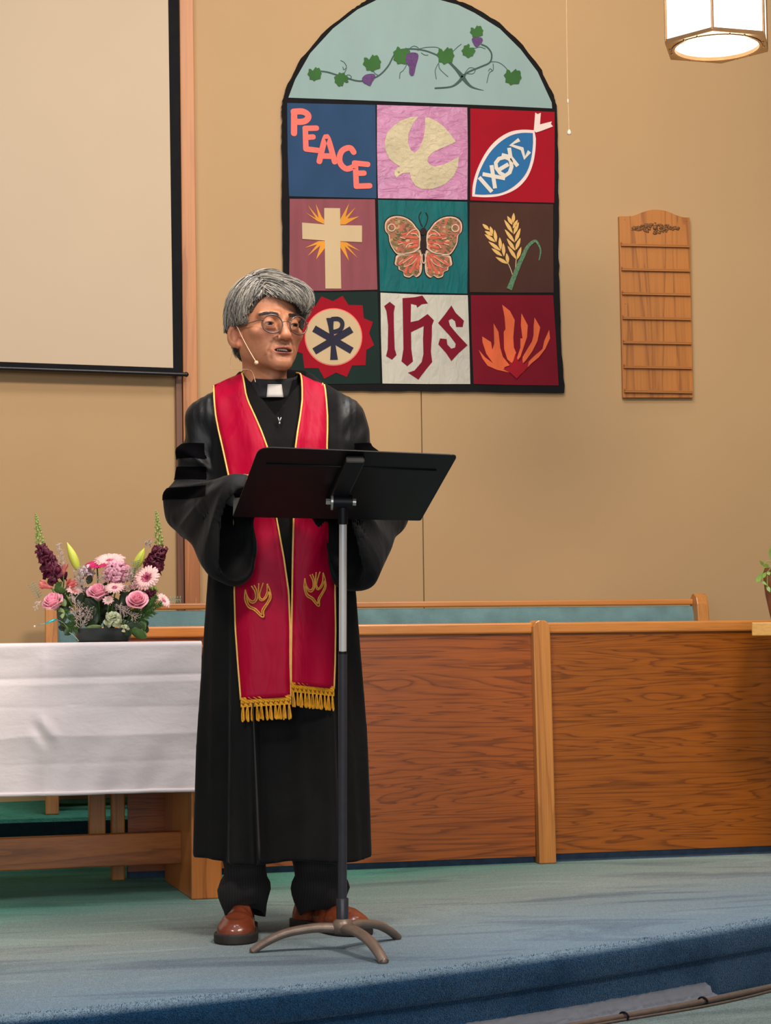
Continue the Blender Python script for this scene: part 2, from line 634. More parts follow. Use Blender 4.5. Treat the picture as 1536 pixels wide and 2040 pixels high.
# pile on the rounded nosing: nobody could count the tufts
pile = MB()
for i in range(26000):
    k = R.random() * (len(edge) - 2)
    i0 = int(k)
    e = edge[i0].lerp(edge[i0 + 1], k - i0)
    if e.x < -.9 or e.x > 2.2:
        continue
    q = R.random() * 6.2
    j = int(q)
    o = prof[j][0] + (prof[j + 1][0] - prof[j][0]) * (q - j)
    z = prof[j][1] + (prof[j + 1][1] - prof[j][1]) * (q - j)
    nn = (ENRM[i0] * (prof[j + 1][1] - prof[j][1]) * -1 + Vector((0, 0, 1)) * (prof[j + 1][0] - prof[j][0])).normalized()
    p = e + ENRM[i0] * o + Vector((0, 0, z))
    s = Vector((R.uniform(-1, 1), R.uniform(-1, 1), R.uniform(-1, 1))) * .0022
    tip = p + nn * R.uniform(.0015, .0040) + s * 1.3
    pile.add([p - s * .6 - nn * .001, p + s * .6 - nn * .001, tip], [(0, 1, 2)])
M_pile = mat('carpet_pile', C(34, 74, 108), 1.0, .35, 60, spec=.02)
pile.build('carpet_pile', M_pile, bpy.data.objects['floor'], kind='stuff')

# ------------------------------------------------------------------ choir riser, front panels and rear pew
M_oak = wood('oak_panel', C(158, 80, 22), C(100, 46, 10), (0.75, 6, 11), 15.0, 0.32, (3, 160, 220), 0.8)
M_oak2 = wood('oak_panel_gold', C(154, 82, 16), C(96, 46, 8), (0.6, 6, 12), 16.0, 0.32, (3, 160, 220), 0.8)
M_rail = wood('oak_rail', C(200, 126, 58), C(164, 94, 38), (0.5, 9, 9), 3.0, 0.3, (4, 200, 200), 0.7)
M_post = wood('oak_post', C(196, 128, 62), C(162, 96, 42), (9, 9, 0.5), 4.0, 0.3, (200, 200, 4), 0.8)
M_teal = mat('teal_upholstery', C(104, 132, 132), 0.95, 0.16, 14, 0.4, 320, sheen=.3, spec=.1)
M_dark = mat('dark_base', C(58, 74, 96), 0.9, 0.2, 40)

B1, B0 = UZ(1086, 1719, 0), UZ(236, 1752, 0)
ED = (B1 - B0).normalized()
EN = Vector((-ED.y, ED.x, 0))
if EN.y < 0:
    EN = -EN                          # away from the camera


def PP(px, py, out=0.0):              # on the front panel plane
    return UP(px, py, B1 - EN * out, EN)


ztop = PP(900, 1242).z
HZ = .16
# carpeted riser the rear pew stands on
rf = UZ(100, 1630, HZ)
rf.z = 0
rl, rr = rf - ED * 2.2, rf + ED * 5.5
rbl, rbr = Vector((rl.x, YW, 0)), Vector((rr.x, YW, 0))
m = MB()
m.slab([[rl, rr, rbr, rbl]], (0, 0, 1), HZ)
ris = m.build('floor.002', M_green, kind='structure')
MB().box(rl - EN * .012, rr - rl, EN * .014, (0, 0, HZ - .012)).build('riser_shade_slab', mat('riser_shade', C(16, 30, 32), .95, .2, 40, spec=.05), ris)  # dark slab painted in for the shade on the riser face


def panel_unit(name, label, xa, xb, mt, posts, gap):
    """front panel between two points along ED; posts = list of (start px, end px)"""
    base = (B0 + ED * xa)
    root = thing(name, label, 'wooden screen', (base.x, base.y, 0))
    L = xb - xa
    MB().box(base + Vector((0, 0, gap)), ED * L, EN * .02, (0, 0, ztop - .018 - gap)).build('panel', mt, root)
    MB().box(base - EN * .012 + Vector((0, 0, ztop - .036)), ED * L, EN * .05, (0, 0, .036)).build('top_rail', M_rail, root, bevel=.006)
    MB().box(base + EN * .022 + Vector((0, 0, 0)), ED * L, EN * .02, (0, 0, gap + .06)).build('base_board', M_dark, root)
    return root


s_end = (PP(1080, 1500) - B0).dot(ED)
left = panel_unit('modesty_screen', 'oak front panel with ledge behind the standing man, left of the post', 0.03, (PP(1064, 1500) - B0).dot(ED), M_oak, None, .022)
right = panel_unit('modesty_screen', 'long oak front panel with ledge at the right, beyond the upright post', s_end + .022, s_end + 3.0, M_oak2, None, .028)


def upright(name, parent, tl, tr, br, bl, out, depth, zb, m, rnd=.012):
    """flat post traced in the panel plane, tl..bl are pixels"""
    P = [PP(*q, out) for q in (bl, br, tr, tl)]
    P[0].z = P[1].z = zb
    c1, c2 = P[2], P[3]
    loop = [P[0], P[1], c1 - Vector((0, 0, .02)), c1 + (c2 - c1) * .12 - Vector((0, 0, .006)), c1 + (c2 - c1) * .3,
            c1 + (c2 - c1) * .7, c2 + (c1 - c2) * .12 - Vector((0, 0, .006)), c2 - Vector((0, 0, .02))]
    return MB().slab([loop], EN, depth).build(name, m, parent, bevel=.004)


upright('end_post', right, (1062, 1236), (1096, 1236), (1109, 1721), (1075, 1721), .03, .075, 0.0, M_post)
upright('end_post', left, (222, 1246), (249, 1246), (249, 1752), (223, 1752), .03, .06, 0.0, M_post)
upright('end_post', left, (178, 1246), (211, 1246), (211, 1735), (178, 1735), -.02, .06, 0.10, M_post)

# rear pew
YP = UZ(100, 1603, HZ).y + .02
PPN = Vector((0, 1, 0))


def RP(px, py, out=0.0):
    return UP(px, py, Vector((0, YP - out, 0)), PPN)


xl, xr = RP(101, 1400).x, RP(1388, 1210).x
zr = RP(900, 1197.5).z
root = thing('pew', 'long rear pew with teal upholstered back on the riser against the tan wall', 'pew', (xl, YP, HZ))
MB().box((xl, YP - .012, zr - .022), (xr - xl, 0, 0), (0, .05, 0), (0, 0, .022)).build('top_rail', M_rail, root, bevel=.005)
zc = RP(900, 1255).z
m = MB()
rows = []
for i in range(13):
    t = i / 12
    z = zr - .026 - t * (zr - .026 - (HZ + .33))
    y = YP - .004 - .028 * math.sin(PI * min(1, t * 1.02)) ** .35
    rows.append([Vector((xl + .02 + (xr - xl - .04) * k / 30, y, z)) for k in range(31)])
m.grid(rows[::-1]).build('back_cushion', M_teal, root, smooth=True)
MB().box((xl + .01, YP + .004, HZ + .1), (xr - xl - .02, 0, 0), (0, .02, 0), (0, 0, zr - .03 - HZ - .1)).build('back_panel', M_oak, root)
MB().box((xl + .02, YP - .42, HZ + .24), (xr - xl - .04, 0, 0), (0, .40, 0), (0, 0, .03)).build('seat', M_oak, root, bevel=.005)
MB().box((xl + .03, YP - .43, HZ + .27), (xr - xl - .06, 0, 0), (0, .39, 0), (0, 0, .05)).build('seat_cushion', M_teal, root, bevel=.015)
for x, px0 in ((xl, None), (xr, None)):
    zt = RP(1388, 1183).z
    pr = [(.03, zt - .035), (.022, zt - .012), (.006, zt), (-.02, zt), (-.042, zt - .012), (-.055, zt - .04), (-.075, zt - .2), (-.40, HZ + .52),
          (-.43, HZ + .49), (-.43, HZ), (.05, HZ), (.05, zt - .2)]
    MB().slab([[Vector((x - .02, YP + y - .01, z)) for y, z in pr]], (1, 0, 0), .045).build('end_panel', M_post, root, bevel=.006)

# ------------------------------------------------------------------ projection screen
M_screen = mat('screen_fabric', C(194, 170, 142), 0.8, 0.015, 3)
M_blk = mat('black_vinyl', C(20, 18, 20), 0.7, 0.2, 20, spec=.1)
M_blkmetal = mat('black_metal', C(26, 25, 27), 0.35, 0.2, 20, metal=.3)
SA = math.radians(9.5)
SDv = Vector((-math.cos(SA), -math.sin(SA), 0))
SNv = Vector((-SDv.y, SDv.x, 0))
if SNv.y < 0:
    SNv = -SNv
SP0 = LC - SNv * .07


def S(px, py, out=0.0):
    return UP(px, py, SP0 - SNv * out, SNv)


br_ = S(345, 733)
root = thing('projection_screen', 'large pull-down screen with black border hanging at the left', 'screen', (br_.x, br_.y, S(340, 745).z))
ri = [S(345, 728), S(334.5, -40)]
ro = [S(362, 742), S(356, -40)]
bi, bo = S(-60, 715), S(-60, 722)
bi = S(0, 718) + (S(0, 718) - S(345, 736)) * .6
bi.z = S(345, 733).z
inner = [S(345, 733), ri[1] + (ri[1] - ri[0]) * .5, None, None]
inner[2] = inner[1] + SDv * 2.2
inner[3] = inner[0] + SDv * 2.2
MB().slab([inner], SNv, .002).build('screen_fabric', M_screen, root)
o1 = S(363, 742)
o2 = S(356, -40) + (S(356, -40) - o1) * .5
MB().slab([[inner[0] - SNv * .001, o1 - SNv * .001, o2 - SNv * .001, inner[1] - SNv * .001]], SNv, .003).build('border', M_blk, root)
b0 = inner[0] + Vector((0, 0, -.052))
MB().slab([[inner[0] - SNv * .001, inner[3] - SNv * .001, inner[3] + Vector((0, 0, -.045)) - SNv * .001, o1 - SNv * .001]], SNv, .003).build('border', M_blk, root)
bb = S(371, 746)
MB().tube([bb, bb + SDv * 2.3], .008, 10).build('bottom_bar', M_blkmetal, root, smooth=True, angle=40)
MB().ball(bb, .010, 8).build('bar_cap', M_blkmetal, root, smooth=True)

# ------------------------------------------------------------------ hymn board
M_pine = wood('hymn_board_pine', C(182, 112, 44), C(134, 74, 24), (9, 6, 0.55), 7.0, 0.4, (160, 160, 4), 0.5)
M_ledge = wood('hymn_board_ledge', C(172, 106, 46), C(140, 80, 32), (0.6, 6, 9), 3.0, 0.4, (4, 160, 160), 0.5)
M_carv = mat('carved_wood', C(120, 76, 36), 0.5, 0.25, 120, 0.2, 300)
HB = lambda zx, zy, out=0.022: W(1220 + zx / 4.978, 400 + zy / 4.978, out)
outl = [(108, 1952), (803, 1952), (768, 165)] + [(745, 166), (700, 163), (650, 148), (600, 128), (550, 106), (500, 93), (450, 88), (400, 88), (350, 96),
        (300, 113), (250, 133), (200, 150), (150, 153), (68, 153)]
p0 = HB(440, 1950)
hb = thing('hymn_board', 'narrow pine board with seven empty ledges hanging on the wall', 'hymn board', p0)
MB().slab([[HB(*q) for q in outl]], WN, .018).build('board', M_pine, hb, bevel=.0015)
for y0 in (435, 678, 917, 1160, 1402, 1646, 1888):
    t = (y0 - 435) / (1888 - 435)
    xa, xb = 90 + 33 * t, 768 + 29 * t
    dz = 15 - 5 * t
    m = MB()
    a, b = HB(xa, y0 - 4, .034), HB(xb, y0 + dz - 4, .034)
    m.box(a, b - a, (0, .012, 0), (0, 0, -.0065))
    m.box(a, b - a, (0, .003, 0), (0, 0, .004))
    a2 = HB(xa, y0 - 36, .034)
    m.box(a, (b - a).normalized() * .004, (0, .012, 0), (0, 0, .010))
    m.build('ledge', M_ledge, hb, bevel=.001)
m = MB()
for i in range(110):
    u = R.uniform(-1, 1)
    hgt = 46 * (1 - abs(u) ** 1.3) + 8
    cx, cy = 428 + u * 225, 272 + R.uniform(-hgt, hgt)
    m.ball(HB(cx, cy, .023), R.uniform(.0035, .0068), 6, sc=(1.3, .8, .8))
m.ball(HB(425, 265, .026), .010, 10, sc=(1, .6, 1))
for sx in (-1, 1):
    for k in range(3):
        c0 = HB(425 + sx * (60 + k * 45), 268, .025)
        ring = [c0 + Vector((math.cos(q) * .006, 0, math.sin(q) * .006)) for q in np.linspace(0, 5.2, 10)]
        m.tube(ring, .0022, 5)
    m.tube([HB(425 + sx * 180, 272, .024), HB(425 + sx * 235, 290, .024)], [.004, .001], 6)
m.build('carved_ornament', M_carv, hb, smooth=True)
for q in ((122, 188), (735, 205), (130, 1022), (155, 1915), (783, 1925)):
    MB().ball(HB(*q, .022), .0018, 6).build('screw', M_carv, hb)

# ------------------------------------------------------------------ pendant lamp and pull cord
M_glow = bpy.data.materials.new('lamp_glass')
M_glow.use_nodes = True
nt = M_glow.node_tree
nt.nodes.remove(nt.nodes['Principled BSDF'])
e = N(nt, 'ShaderNodeEmission')
e.inputs[0].default_value = (1.0, 0.93, 0.82, 1)
e.inputs[1].default_value = 3.2
nt.links.new(e.outputs[0], nt.nodes['Material Output'].inputs[0])
M_brass = mat('bronze_frame', C(128, 96, 62), 0.4, 0.15, 30, metal=.5)
hdl = 5.6
ctr = U(1428, 87, hdl)
LR = .160
root = thing('pendant_lamp', 'glowing hexagonal pendant lamp hanging at the top right', 'lamp', ctr)
vdir = (ctr - CAM)
base_a = math.atan2(-vdir.y, -vdir.x) + math.radians(-4)
hexa = [ctr + Vector((math.cos(base_a + i * PI / 3), math.sin(base_a + i * PI / 3), 0)) * LR for i in range(6)]
H = .42
upz = Vector((0, 0, 1))
for i in range(6):
    a, b = hexa[i], hexa[(i + 1) % 6]
    nn = ((a + b) / 2 - ctr).normalized()
    t = (b - a).normalized()
    MB().slab([[a + t * .004, b - t * .004, b - t * .004 + upz * H, a + t * .004 + upz * H]], -nn, .003).build('glass_panel', M_glow, root)
    MB().tube([a + upz * -.006, a + upz * (H + .005)], .0042, 6).build('corner_bar', M_brass, root)
# bottom frame plate with a round opening
N6 = 36
outer = [h + (h - ctr).normalized() * .004 - upz * .012 for h in hexa]
circ = [ctr - upz * .012 + Vector((math.cos(q), math.sin(q), 0)) * .128 for q in np.linspace(0, 2 * PI, N6, endpoint=False)]
MB().slab([outer, circ], upz, .012).build('bottom_frame', M_brass, root)
MB().lathe(ctr - upz * .014, [(.122, 0), (.130, 0), (.130, .012), (.122, .012), (.122, 0)], 36).build('ring', M_brass, root, smooth=True, angle=40)
MB().lathe(ctr, [(.0001, -.004), (.121, -.004), (.121, .0)], 36).build('diffuser', M_glow, root)
for i in range(6):
    for f in (.35, .65):
        q = hexa[i].lerp(hexa[(i + 1) % 6], f)
        q = ctr + (q - ctr) * .955
        MB().ball(q - upz * .013, .003, 6).build('rivet', M_brass, root)
MB().lathe(ctr + upz * H, [(LR, 0), (LR, .012), (.05, .05), (.0001, .05)], 6).build('cap', M_brass, root)
MB().tube([ctr + upz * (H + .05), ctr + upz * 2.1], .006, 8).build('stem', M_brass, root)
for nm, loc, pw in (('pendant_light', ctr + upz * -.06, 10),):
    ld = bpy.data.lights.new(nm, 'POINT')
    ld.energy, ld.color, ld.shadow_soft_size = pw, (1.0, .84, .62), .12
    lo = bpy.data.objects.new(nm, ld)
    COL.objects.link(lo)
    lo.location = loc

M_cord = mat('cord', C(206, 172, 128), 0.6, 0.1, 40)
M_plastic = mat('white_plastic', C(230, 214, 190), 0.4, 0.05, 40)
hc = 7.0
root = thing('pull_cord', 'thin pale pull cord dangling beside the banner', 'cord', U(1134, 266, hc))
MB().tube(smoothline([U(1127.5, -300, hc), U(1128.5, 0, hc), U(1131, 190, hc), U(1132, 205, hc), U(1133.5, 258, hc)], 4), .0014, 5).build('string', M_cord, root)
MB().lathe(U(1131.5, 206, hc), [(.0001, 0), (.0032, .002), (.0032, .014), (.0001, .018)], 8).build('connector', M_plastic, root, smooth=True)
MB().lathe(U(1134, 269, hc), [(.0001, 0), (.007, .002), (.008, .010), (.004, .018), (.0001, .022)], 10).build('pull', M_plastic, root, smooth=True)

# ------------------------------------------------------------------ communion table, cloth
M_table = wood('table_oak', C(198, 118, 52), C(150, 80, 30), (7, 7, 0.6), 5.0, 0.35, (180, 180, 4), 0.7)
M_stretch = wood('table_oak_rail', C(186, 104, 40), C(132, 66, 22), (0.7, 7, 7), 5.0, 0.35, (4, 180, 180), 0.7)
TC = UZ(382, 1793, 0)                 # nearest bottom corner of the right leg
ta = math.radians(16)                 # swing against the image plane
TX = RH * math.cos(ta) + FH * math.sin(ta)      # along the table to the right (recedes)
TY = -RH * math.sin(ta) + FH * math.cos(ta)     # to the back
TT = .722                             # wood top
root = thing('communion_table', 'oak communion table with slab legs and low rail at the left', 'table', TC)
up = Vector((0, 0, 1))
LEGD = .46
for off in (0.0, -1.55):
    MB().box(TC + TX * off, TX * .088, TY * LEGD, up * (TT - .03)).build('leg', M_table, root, bevel=.004)
    MB().box(TC + TX * (off - .03) + TY * .02 + up * (TT - .10), TX * .15, TY * (LEGD - .04), up * .07).build('bracket', M_table, root, bevel=.004)
zs0, zs1 = .085, .178
MB().box(TC - TX * 1.56 + TY * .17 + up * zs0, TX * 1.562, TY * .035, up * (zs1 - zs0)).build('stretcher', M_stretch, root, bevel=.003)
MB().box(TC - TX * 1.72 - TY * .055 + up * (TT - .03), TX * 2.0, TY * (LEGD + .11), up * .03).build('tabletop', M_stretch, root, bevel=.006)

# cloth: runner that covers the top and hangs at the front and the back
m_, nt, b_ = nodes_of('white_linen')
b_.inputs['Base Color'].default_value = C(226, 212, 210)
b_.inputs['Roughness'].default_value = .85
b_.inputs['Sheen Weight'].default_value = .1
nn = N(nt, 'ShaderNodeTexNoise', _Scale=7.0, _Detail=7.0, _Distortion=.15)
nt.links.new(coords(nt, (1, 1, 1.8)), nn.inputs['Vector'])
n2 = N(nt, 'ShaderNodeTexNoise', _Scale=600.0, _Detail=1.0)
nt.links.new(coords(nt, (1, 1, 3)), n2.inputs['Vector'])
ma = N(nt, 'ShaderNodeMath', operation='MULTIPLY_ADD')
ma.inputs[1].default_value = .06
nt.links.new(n2.outputs['Fac'], ma.inputs[0])
nt.links.new(nn.outputs['Fac'], ma.inputs[2])
bp = N(nt, 'ShaderNodeBump', _Strength=.55, _Distance=.012)
nt.links.new(ma.outputs[0], bp.inputs['Height'])
nt.links.new(bp.outputs['Normal'], b_.inputs['Normal'])
M_linen = m_
FO = TC - TY * .062                   # front face of the hanging cloth at the leg corner
FN_ = TY


def CL(px, py, out=0.0):              # pixel on the hanging front of the cloth
    return UP(px, py, FO - TY * out, TY)


sr = (CL(403, 1400) - FO).dot(TX)
sl_ = (CL(-40, 1400) - FO).dot(TX) - .5
zh_r, zh_l = CL(397, 1573).z, CL(0, 1584).z
ZC = .735


def crease(s, z):
    """out-of-plane relief of the cloth, metres: pressed folds, the pucker and soft waves"""
    o = 0.0
    sv = (CL(88, 1400) - FO).dot(TX)
    o += .0085 * math.exp(-abs(s - sv) / .022)
    sv2 = (CL(141, 1500) - FO).dot(TX)
    o += .0022 * math.exp(-abs(s - sv2) / .016) * (1 if z < .56 else 0)
    for zf, am, wd in ((.640, -.0035, .010), (.624, .0016, .008), (.470, .0075, .045), (.556, -.0016, .012), (.405, -.0012, .010)):
        zz = zf + .006 * math.sin(s * 2.3 + zf * 30) + (.006 * math.exp(-((s - sv) / .08) ** 2) if zf == .470 else 0)
        o += am * math.exp(-abs(z - zz) / wd)
    o += .009 * math.exp(-((s - sv) ** 2 / .0010 + (z - .49) ** 2 / .0012)) * math.sin(90 * (s - sv) + 60 * (z - .49))
    hang = max(0, (.52 - z) / .22)
    o += hang ** 1.5 * (.0065 * math.sin(s * 17 + 1.0) + .004 * math.sin(s * 38 + z * 6) + .003 * math.sin(s * 61 - z * 20))
    o += .0018 * math.sin(s * 9 + z * 23) + .0012 * math.sin(s * 23 - z * 31)
    return o


rows = []
NS, NZ = 190, 110
for i in range(NZ + 1):
    t = i / NZ
    r = []
    for j in range(NS + 1):
        u = j / NS
        s = sl_ + (sr - sl_) * u
        zb = zh_l + (zh_r - zh_l) * max(0, min(1, (s - (sl_ + .5)) / (sr - sl_ - .5)))
        z = ZC - .012 - (ZC - .012 - zb) * t
        tap = .014 * t * max(0, (u - .93) / .07)
        r.append(FO + TX * (s - tap) - TY * (crease(s, z) * min(1, t * 12)) + up * (z - FO.z))
    rows.append(r)
top = []
for d_, z in ((LEGD + .12, ZC - .30), (LEGD + .12, ZC - .01), (LEGD + .11, ZC), (LEGD * .5, ZC), (.012, ZC), (.004, ZC - .003), (.001, ZC - .007)):
    top.append([FO + TX * (sl_ + (sr - sl_) * j / NS) + TY * d_ + up * (z - FO.z) for j in range(NS + 1)])
cloth = MB().grid((top + rows)[::-1]).build('tablecloth', M_linen, smooth=True)
tag(cloth, 'white creased linen cloth draped over the communion table', 'tablecloth')
# corded hem
m = MB()
hem = rows[-1]
for j in range(0, NS, 1):
    a, b = hem[j], hem[j + 1]
    L = (b - a).length
    for k in range(2):
        q = a + (b - a) * ((k + .5) / 2) - TY * .001
        m.tube([q - (b - a) * .35 + up * .004, q + (b - a) * .35 - up * .004], .0046, 5)
m.build('corded_hem', M_linen, cloth, smooth=True)

# ------------------------------------------------------------------ plant stand and plant at the right edge
hp = PP(1500, 1250).dot(FH) - .48
a = U(1498, 1267, hp)
b = U(1498, 1240, hp)
SD_ = ray(1497, 1250)
SD_ = Vector((SD_.x, SD_.y, 0)).normalized()
SW_ = Vector((SD_.y, -SD_.x, 0))
root = thing('plant_stand', 'pale oak plant stand whose corner juts in at the right edge', 'stand', (a.x, a.y, 0))
sz = b.z - a.z
o_ = Vector((a.x, a.y, a.z))
M_stand = wood('stand_oak', C(206, 150, 66), C(172, 116, 44), (1, 8, 8), 3.0, 0.4, (4, 200, 200), 0.6)
MB().box(o_, SW_ * .42, SD_ * .36, up * sz).build('top', M_stand, root, bevel=.003)
for u, v in ((.15, .04), (.36, .04), (.15, .28), (.36, .28)):
    MB().box(Vector((a.x, a.y, 0)) + SW_ * u + SD_ * v, SW_ * .04, SD_ * .04, up * a.z).build('leg', M_stand, root, bevel=.003)
pc = U(1566, 1239, hp + .17)
pc.z = b.z
M_clay = mat('brown_clay', C(126, 76, 46), 0.55, 0.2, 20)
M_leafl = mat('vine_leaf', C(120, 150, 60), 0.5, 0.25, 50)
root = thing('potted_vine', 'tapered brown clay pot with trailing green vine, cut by the right edge', 'plant', pc)
MB().lathe(pc, [(.0001, 0), (.045, 0), (.05, .02), (.064, .09), (.070, .15), (.068, .175), (.060, .175), (.058, .15), (.0001, .15)], 28).build('pot', M_clay, root, smooth=True, angle=50)
dd = [(1523, 1128, 1514, 1117, .010), (1532, 1130, 1523, 1124, .012), (1520, 1140, 1506, 1161, .016), (1526, 1140, 1519, 1152, .012), (1529, 1138, 1533, 1146, .012),
      (1516, 1156, 1528, 1166, .008), (1528, 1166, 1534, 1180, .012), (1540, 1120, 1536, 1086, .02), (1550, 1130, 1560, 1090, .03)]
for x0, y0, x1, y1, wd in dd:
    p, q = U(x0, y0, hp + .09), U(x1, y1, hp + .08)
    ax = (q - p)
    sd = ax.cross(FH).normalized()
    loop = [p + ax * t + sd * wd * .5 * math.sin(PI * t) for t in np.linspace(0, 1, 6)] + [p + ax * t - sd * wd * .5 * math.sin(PI * t) for t in np.linspace(1, 0, 6)[1:-1]]
    MB().slab([loop], FH, .001).build('leaf', M_leafl, root)
m = MB()
for q in ([(1545, 1125), (1528, 1118), (1520, 1140), (1514, 1152)], [(1540, 1128), (1530, 1140), (1529, 1168), (1534, 1182)], [(1523, 1128), (1516, 1120), (1514, 1117)],
          [(1550, 1128), (1545, 1105), (1536, 1086)], [(1516, 1150), (1520, 1160), (1530, 1168)]):
    m.tube(smoothline([U(x, y, hp + .088) for x, y in q], 5), .0016, 5)
m.build('stem', M_leafl, root, smooth=True)

# ------------------------------------------------------------------ plastic film and cable at the foot of the step
m, nt, b_ = nodes_of('clear_film')
b_.inputs['Base Color'].default_value = C(150, 152, 162)
b_.inputs['Roughness'].default_value = .2
b_.inputs['Metallic'].default_value = .35
b_.inputs['Alpha'].default_value = .68
b_.inputs['Specular IOR Level'].default_value = 1.0
b_.inputs['Coat Weight'].default_value = 1.0
b_.inputs['Coat Roughness'].default_value = .06
M_film = m
M_cable = mat('brown_cable', C(92, 76, 66), 0.5, 0.15, 60)
ZF = -.1648
rows = []
NJ = 700
for k in range(9):
    t = k / 8
    r = []
    for j in range(NJ):
        u = j / (NJ - 1) * (len(EDGE) - 1)
        i0 = min(int(u), len(EDGE) - 2)
        e = EDGE[i0].lerp(EDGE[i0 + 1], u - i0)
        n = ENRM[i0]
        if e.x < 0.0 or e.x > 1.62:
            continue
        s = e.x
        cr = .003 * math.sin(s * 31 + t * 5) + .003 * math.sin(s * 83 + t * 17) + .0035 * math.sin(s * 170 - t * 13 + 3 * math.sin(s * 40)) * .6 + .001 * math.sin(s * 300 + t * 30)
        o = .020 + .050 * t
        cr *= min(1, 3.5 * t) * min(1, 5 * (1 - t))
        z = ZF + .004 + .034 * (1 - t) ** 1.1 + abs(cr) * 1.1 + .004 * math.sin(t * 9)
        r.append(e + n * (o + cr * .5) + Vector((0, 0, z)))
    rows.append(r)
film = MB().grid(rows[::-1]).build('plastic_film', M_film, smooth=True)
tag(film, 'crumpled clear plastic film lying along the foot of the carpeted step', 'plastic film')
for nm, o0, rad, lab, wv in (('cable', .078, .0075, 'thick brown cable running along the foot of the step', .002),
                             ('cable', .096, .0030, 'thin brown cord looping along the outer side of the thick cable', .010)):
    pts = []
    for i, e in enumerate(EDGE):
        if -.3 < e.x < 2.6:
            pts.append(e + ENRM[i] * (o0 + wv * math.sin(e.x * 9)) + Vector((0, 0, ZF + rad)))
    o = MB().tube(smoothline(pts, 3), rad, 8).build(nm, M_cable, smooth=True)
    tag(o, lab, 'cable')
for i_, (px, py) in enumerate(((985, 2037), (1198, 2013), (1378, 1988))):
    q = UZ(px, py, ZF + .012)
    k_ = min(range(len(EDGE)), key=lambda i: (EDGE[i] - q).length)
    n = ENRM[k_]
    t_ = Vector((-n.y, n.x, 0))
    e0 = EDGE[k_] + t_ * (q - EDGE[k_]).dot(t_)
    ring = [e0 + n * (.080 + .014 * math.cos(a)) + Vector((0, 0, ZF + .009 + .009 * math.sin(a))) for a in np.linspace(0, 2 * PI, 14)]
    o = MB().tube(ring, .0026, 6).build('cable_tie', M_blk, smooth=True)
    tag(o, ('dark cable tie on the brown cable, nearest the bottom edge of the picture', 'dark cable tie on the brown cable, between two other ties', 'dark cable tie on the brown cable, farthest to the right')[i_], 'cable tie', 'ties along the floor cable')

# ------------------------------------------------------------------ banner: sewn panels with applique, one object per piece
def fabric(name, col, rough=0.75, var=0.1, wr=0.25, wsc=14, stretch=(1, 1, .5), sheen=.15, spec=.2):
    col = tuple(c * .86 for c in col[:3]) + (1,)
    m = mat(name, col, rough, var, 9, 0, 1, sheen=sheen, spec=spec, stretch=stretch)
    nt = m.node_tree
    n = N(nt, 'ShaderNodeTexNoise', _Scale=float(wsc), _Detail=4.0, _Distortion=.5)
    nt.links.new(coords(nt, stretch), n.inputs['Vector'])
    bp = N(nt, 'ShaderNodeBump', _Strength=wr, _Distance=.02)
    nt.links.new(n.outputs['Fac'], bp.inputs['Height'])
    nt.links.new(bp.outputs['Normal'], nt.nodes['Principled BSDF'].inputs['Normal'])
    return m


BASE_OUT = .016                       # front of the black backing, metres off the wall


def Z1(x, y): return 550 + x / 2.648, x * 0 + y / 2.648
def Z2(x, y): return 560 + x / 4.042, 190 + y / 4.042
def Z3(x, y): return 740 + x / 3.938, 200 + y / 3.938
def Z4(x, y): return 560 + x / 7.68, 390 + y / 7.68
def Z5(x, y): return 740 + x / 7.68, 390 + y / 7.68
def Z6(x, y): return 930 + x / 7.68, 390 + y / 7.68
def Z7(x, y): return 590 + x / 8.533, 570 + y / 8.533
def Z8(x, y): return 740 + x / 3.84, 570 + y / 3.84


def poly(name, parent, m, zf, pts, layer, t=.0016, n=0, label=None, holes=()):
    """flat cloth piece; layer 0 = panel, 1.. = applique on top"""
    out = BASE_OUT + .0022 + layer * .0016
    f = (lambda q: W(*zf(*q), out)) if zf else (lambda q: W(*q, out))
    loop = [f(q) for q in pts]
    if n:
        loop = smoothline(loop, n, True)
    hs = []
    for h in holes:
        q = [f(p) for p in h]
        hs.append(smoothline(q, n, True) if n else q)
    return MB().slab([loop] + hs, WN, t).build(name, m, parent, label=label)


def stroke_loops(zf, pts, w0, w1=None, layer=1, n=0, rc=True):
    out = BASE_OUT + .0022 + layer * .0016
    P = [W(*zf(*q), out) for q in pts]
    k = (W(*zf(100, 0), out) - W(*zf(0, 0), out)).length / 100
    if n:
        P = smoothline(P, n)
    w1 = w0 if w1 is None else w1
    L, Rr = [], []
    m = len(P)
    for i in range(m):
        t = (P[min(i + 1, m - 1)] - P[max(i - 1, 0)]).normalized()
        s = Vector((t.z, 0, -t.x))
        ww = (w0 + (w1 - w0) * i / (m - 1)) * k / 2
        L.append(P[i] + s * ww)
        Rr.append(P[i] - s * ww)
    loop = L
    if rc:
        t = (P[-1] - P[-2]).normalized()
        s = Vector((t.z, 0, -t.x))
        loop = loop + [P[-1] + s * w1 * k / 2 * math.cos(a) + t * w1 * k / 2 * math.sin(a) for a in (.5, 1.1, 2.0, 2.6)]
    loop = loop + Rr[::-1]
    if rc:
        t = (P[1] - P[0]).normalized()
        s = Vector((t.z, 0, -t.x))
        loop = loop + [P[0] - s * w0 * k / 2 * math.cos(a) - t * w0 * k / 2 * math.sin(a) for a in (.5, 1.1, 2.0, 2.6)]
    return loop


def strokes(name, parent, m, zf, lines, w, layer=1, t=.0016, n=0, rc=True, label=None, w1=None):
    mb = MB()
    for i, l in enumerate(lines):
        lp = stroke_loops(zf, l, w, w1, layer, n, rc)
        mb.slab([[p - WN * i * .00025 for p in lp]], WN, t)
    return mb.build(name, m, parent, label=label)


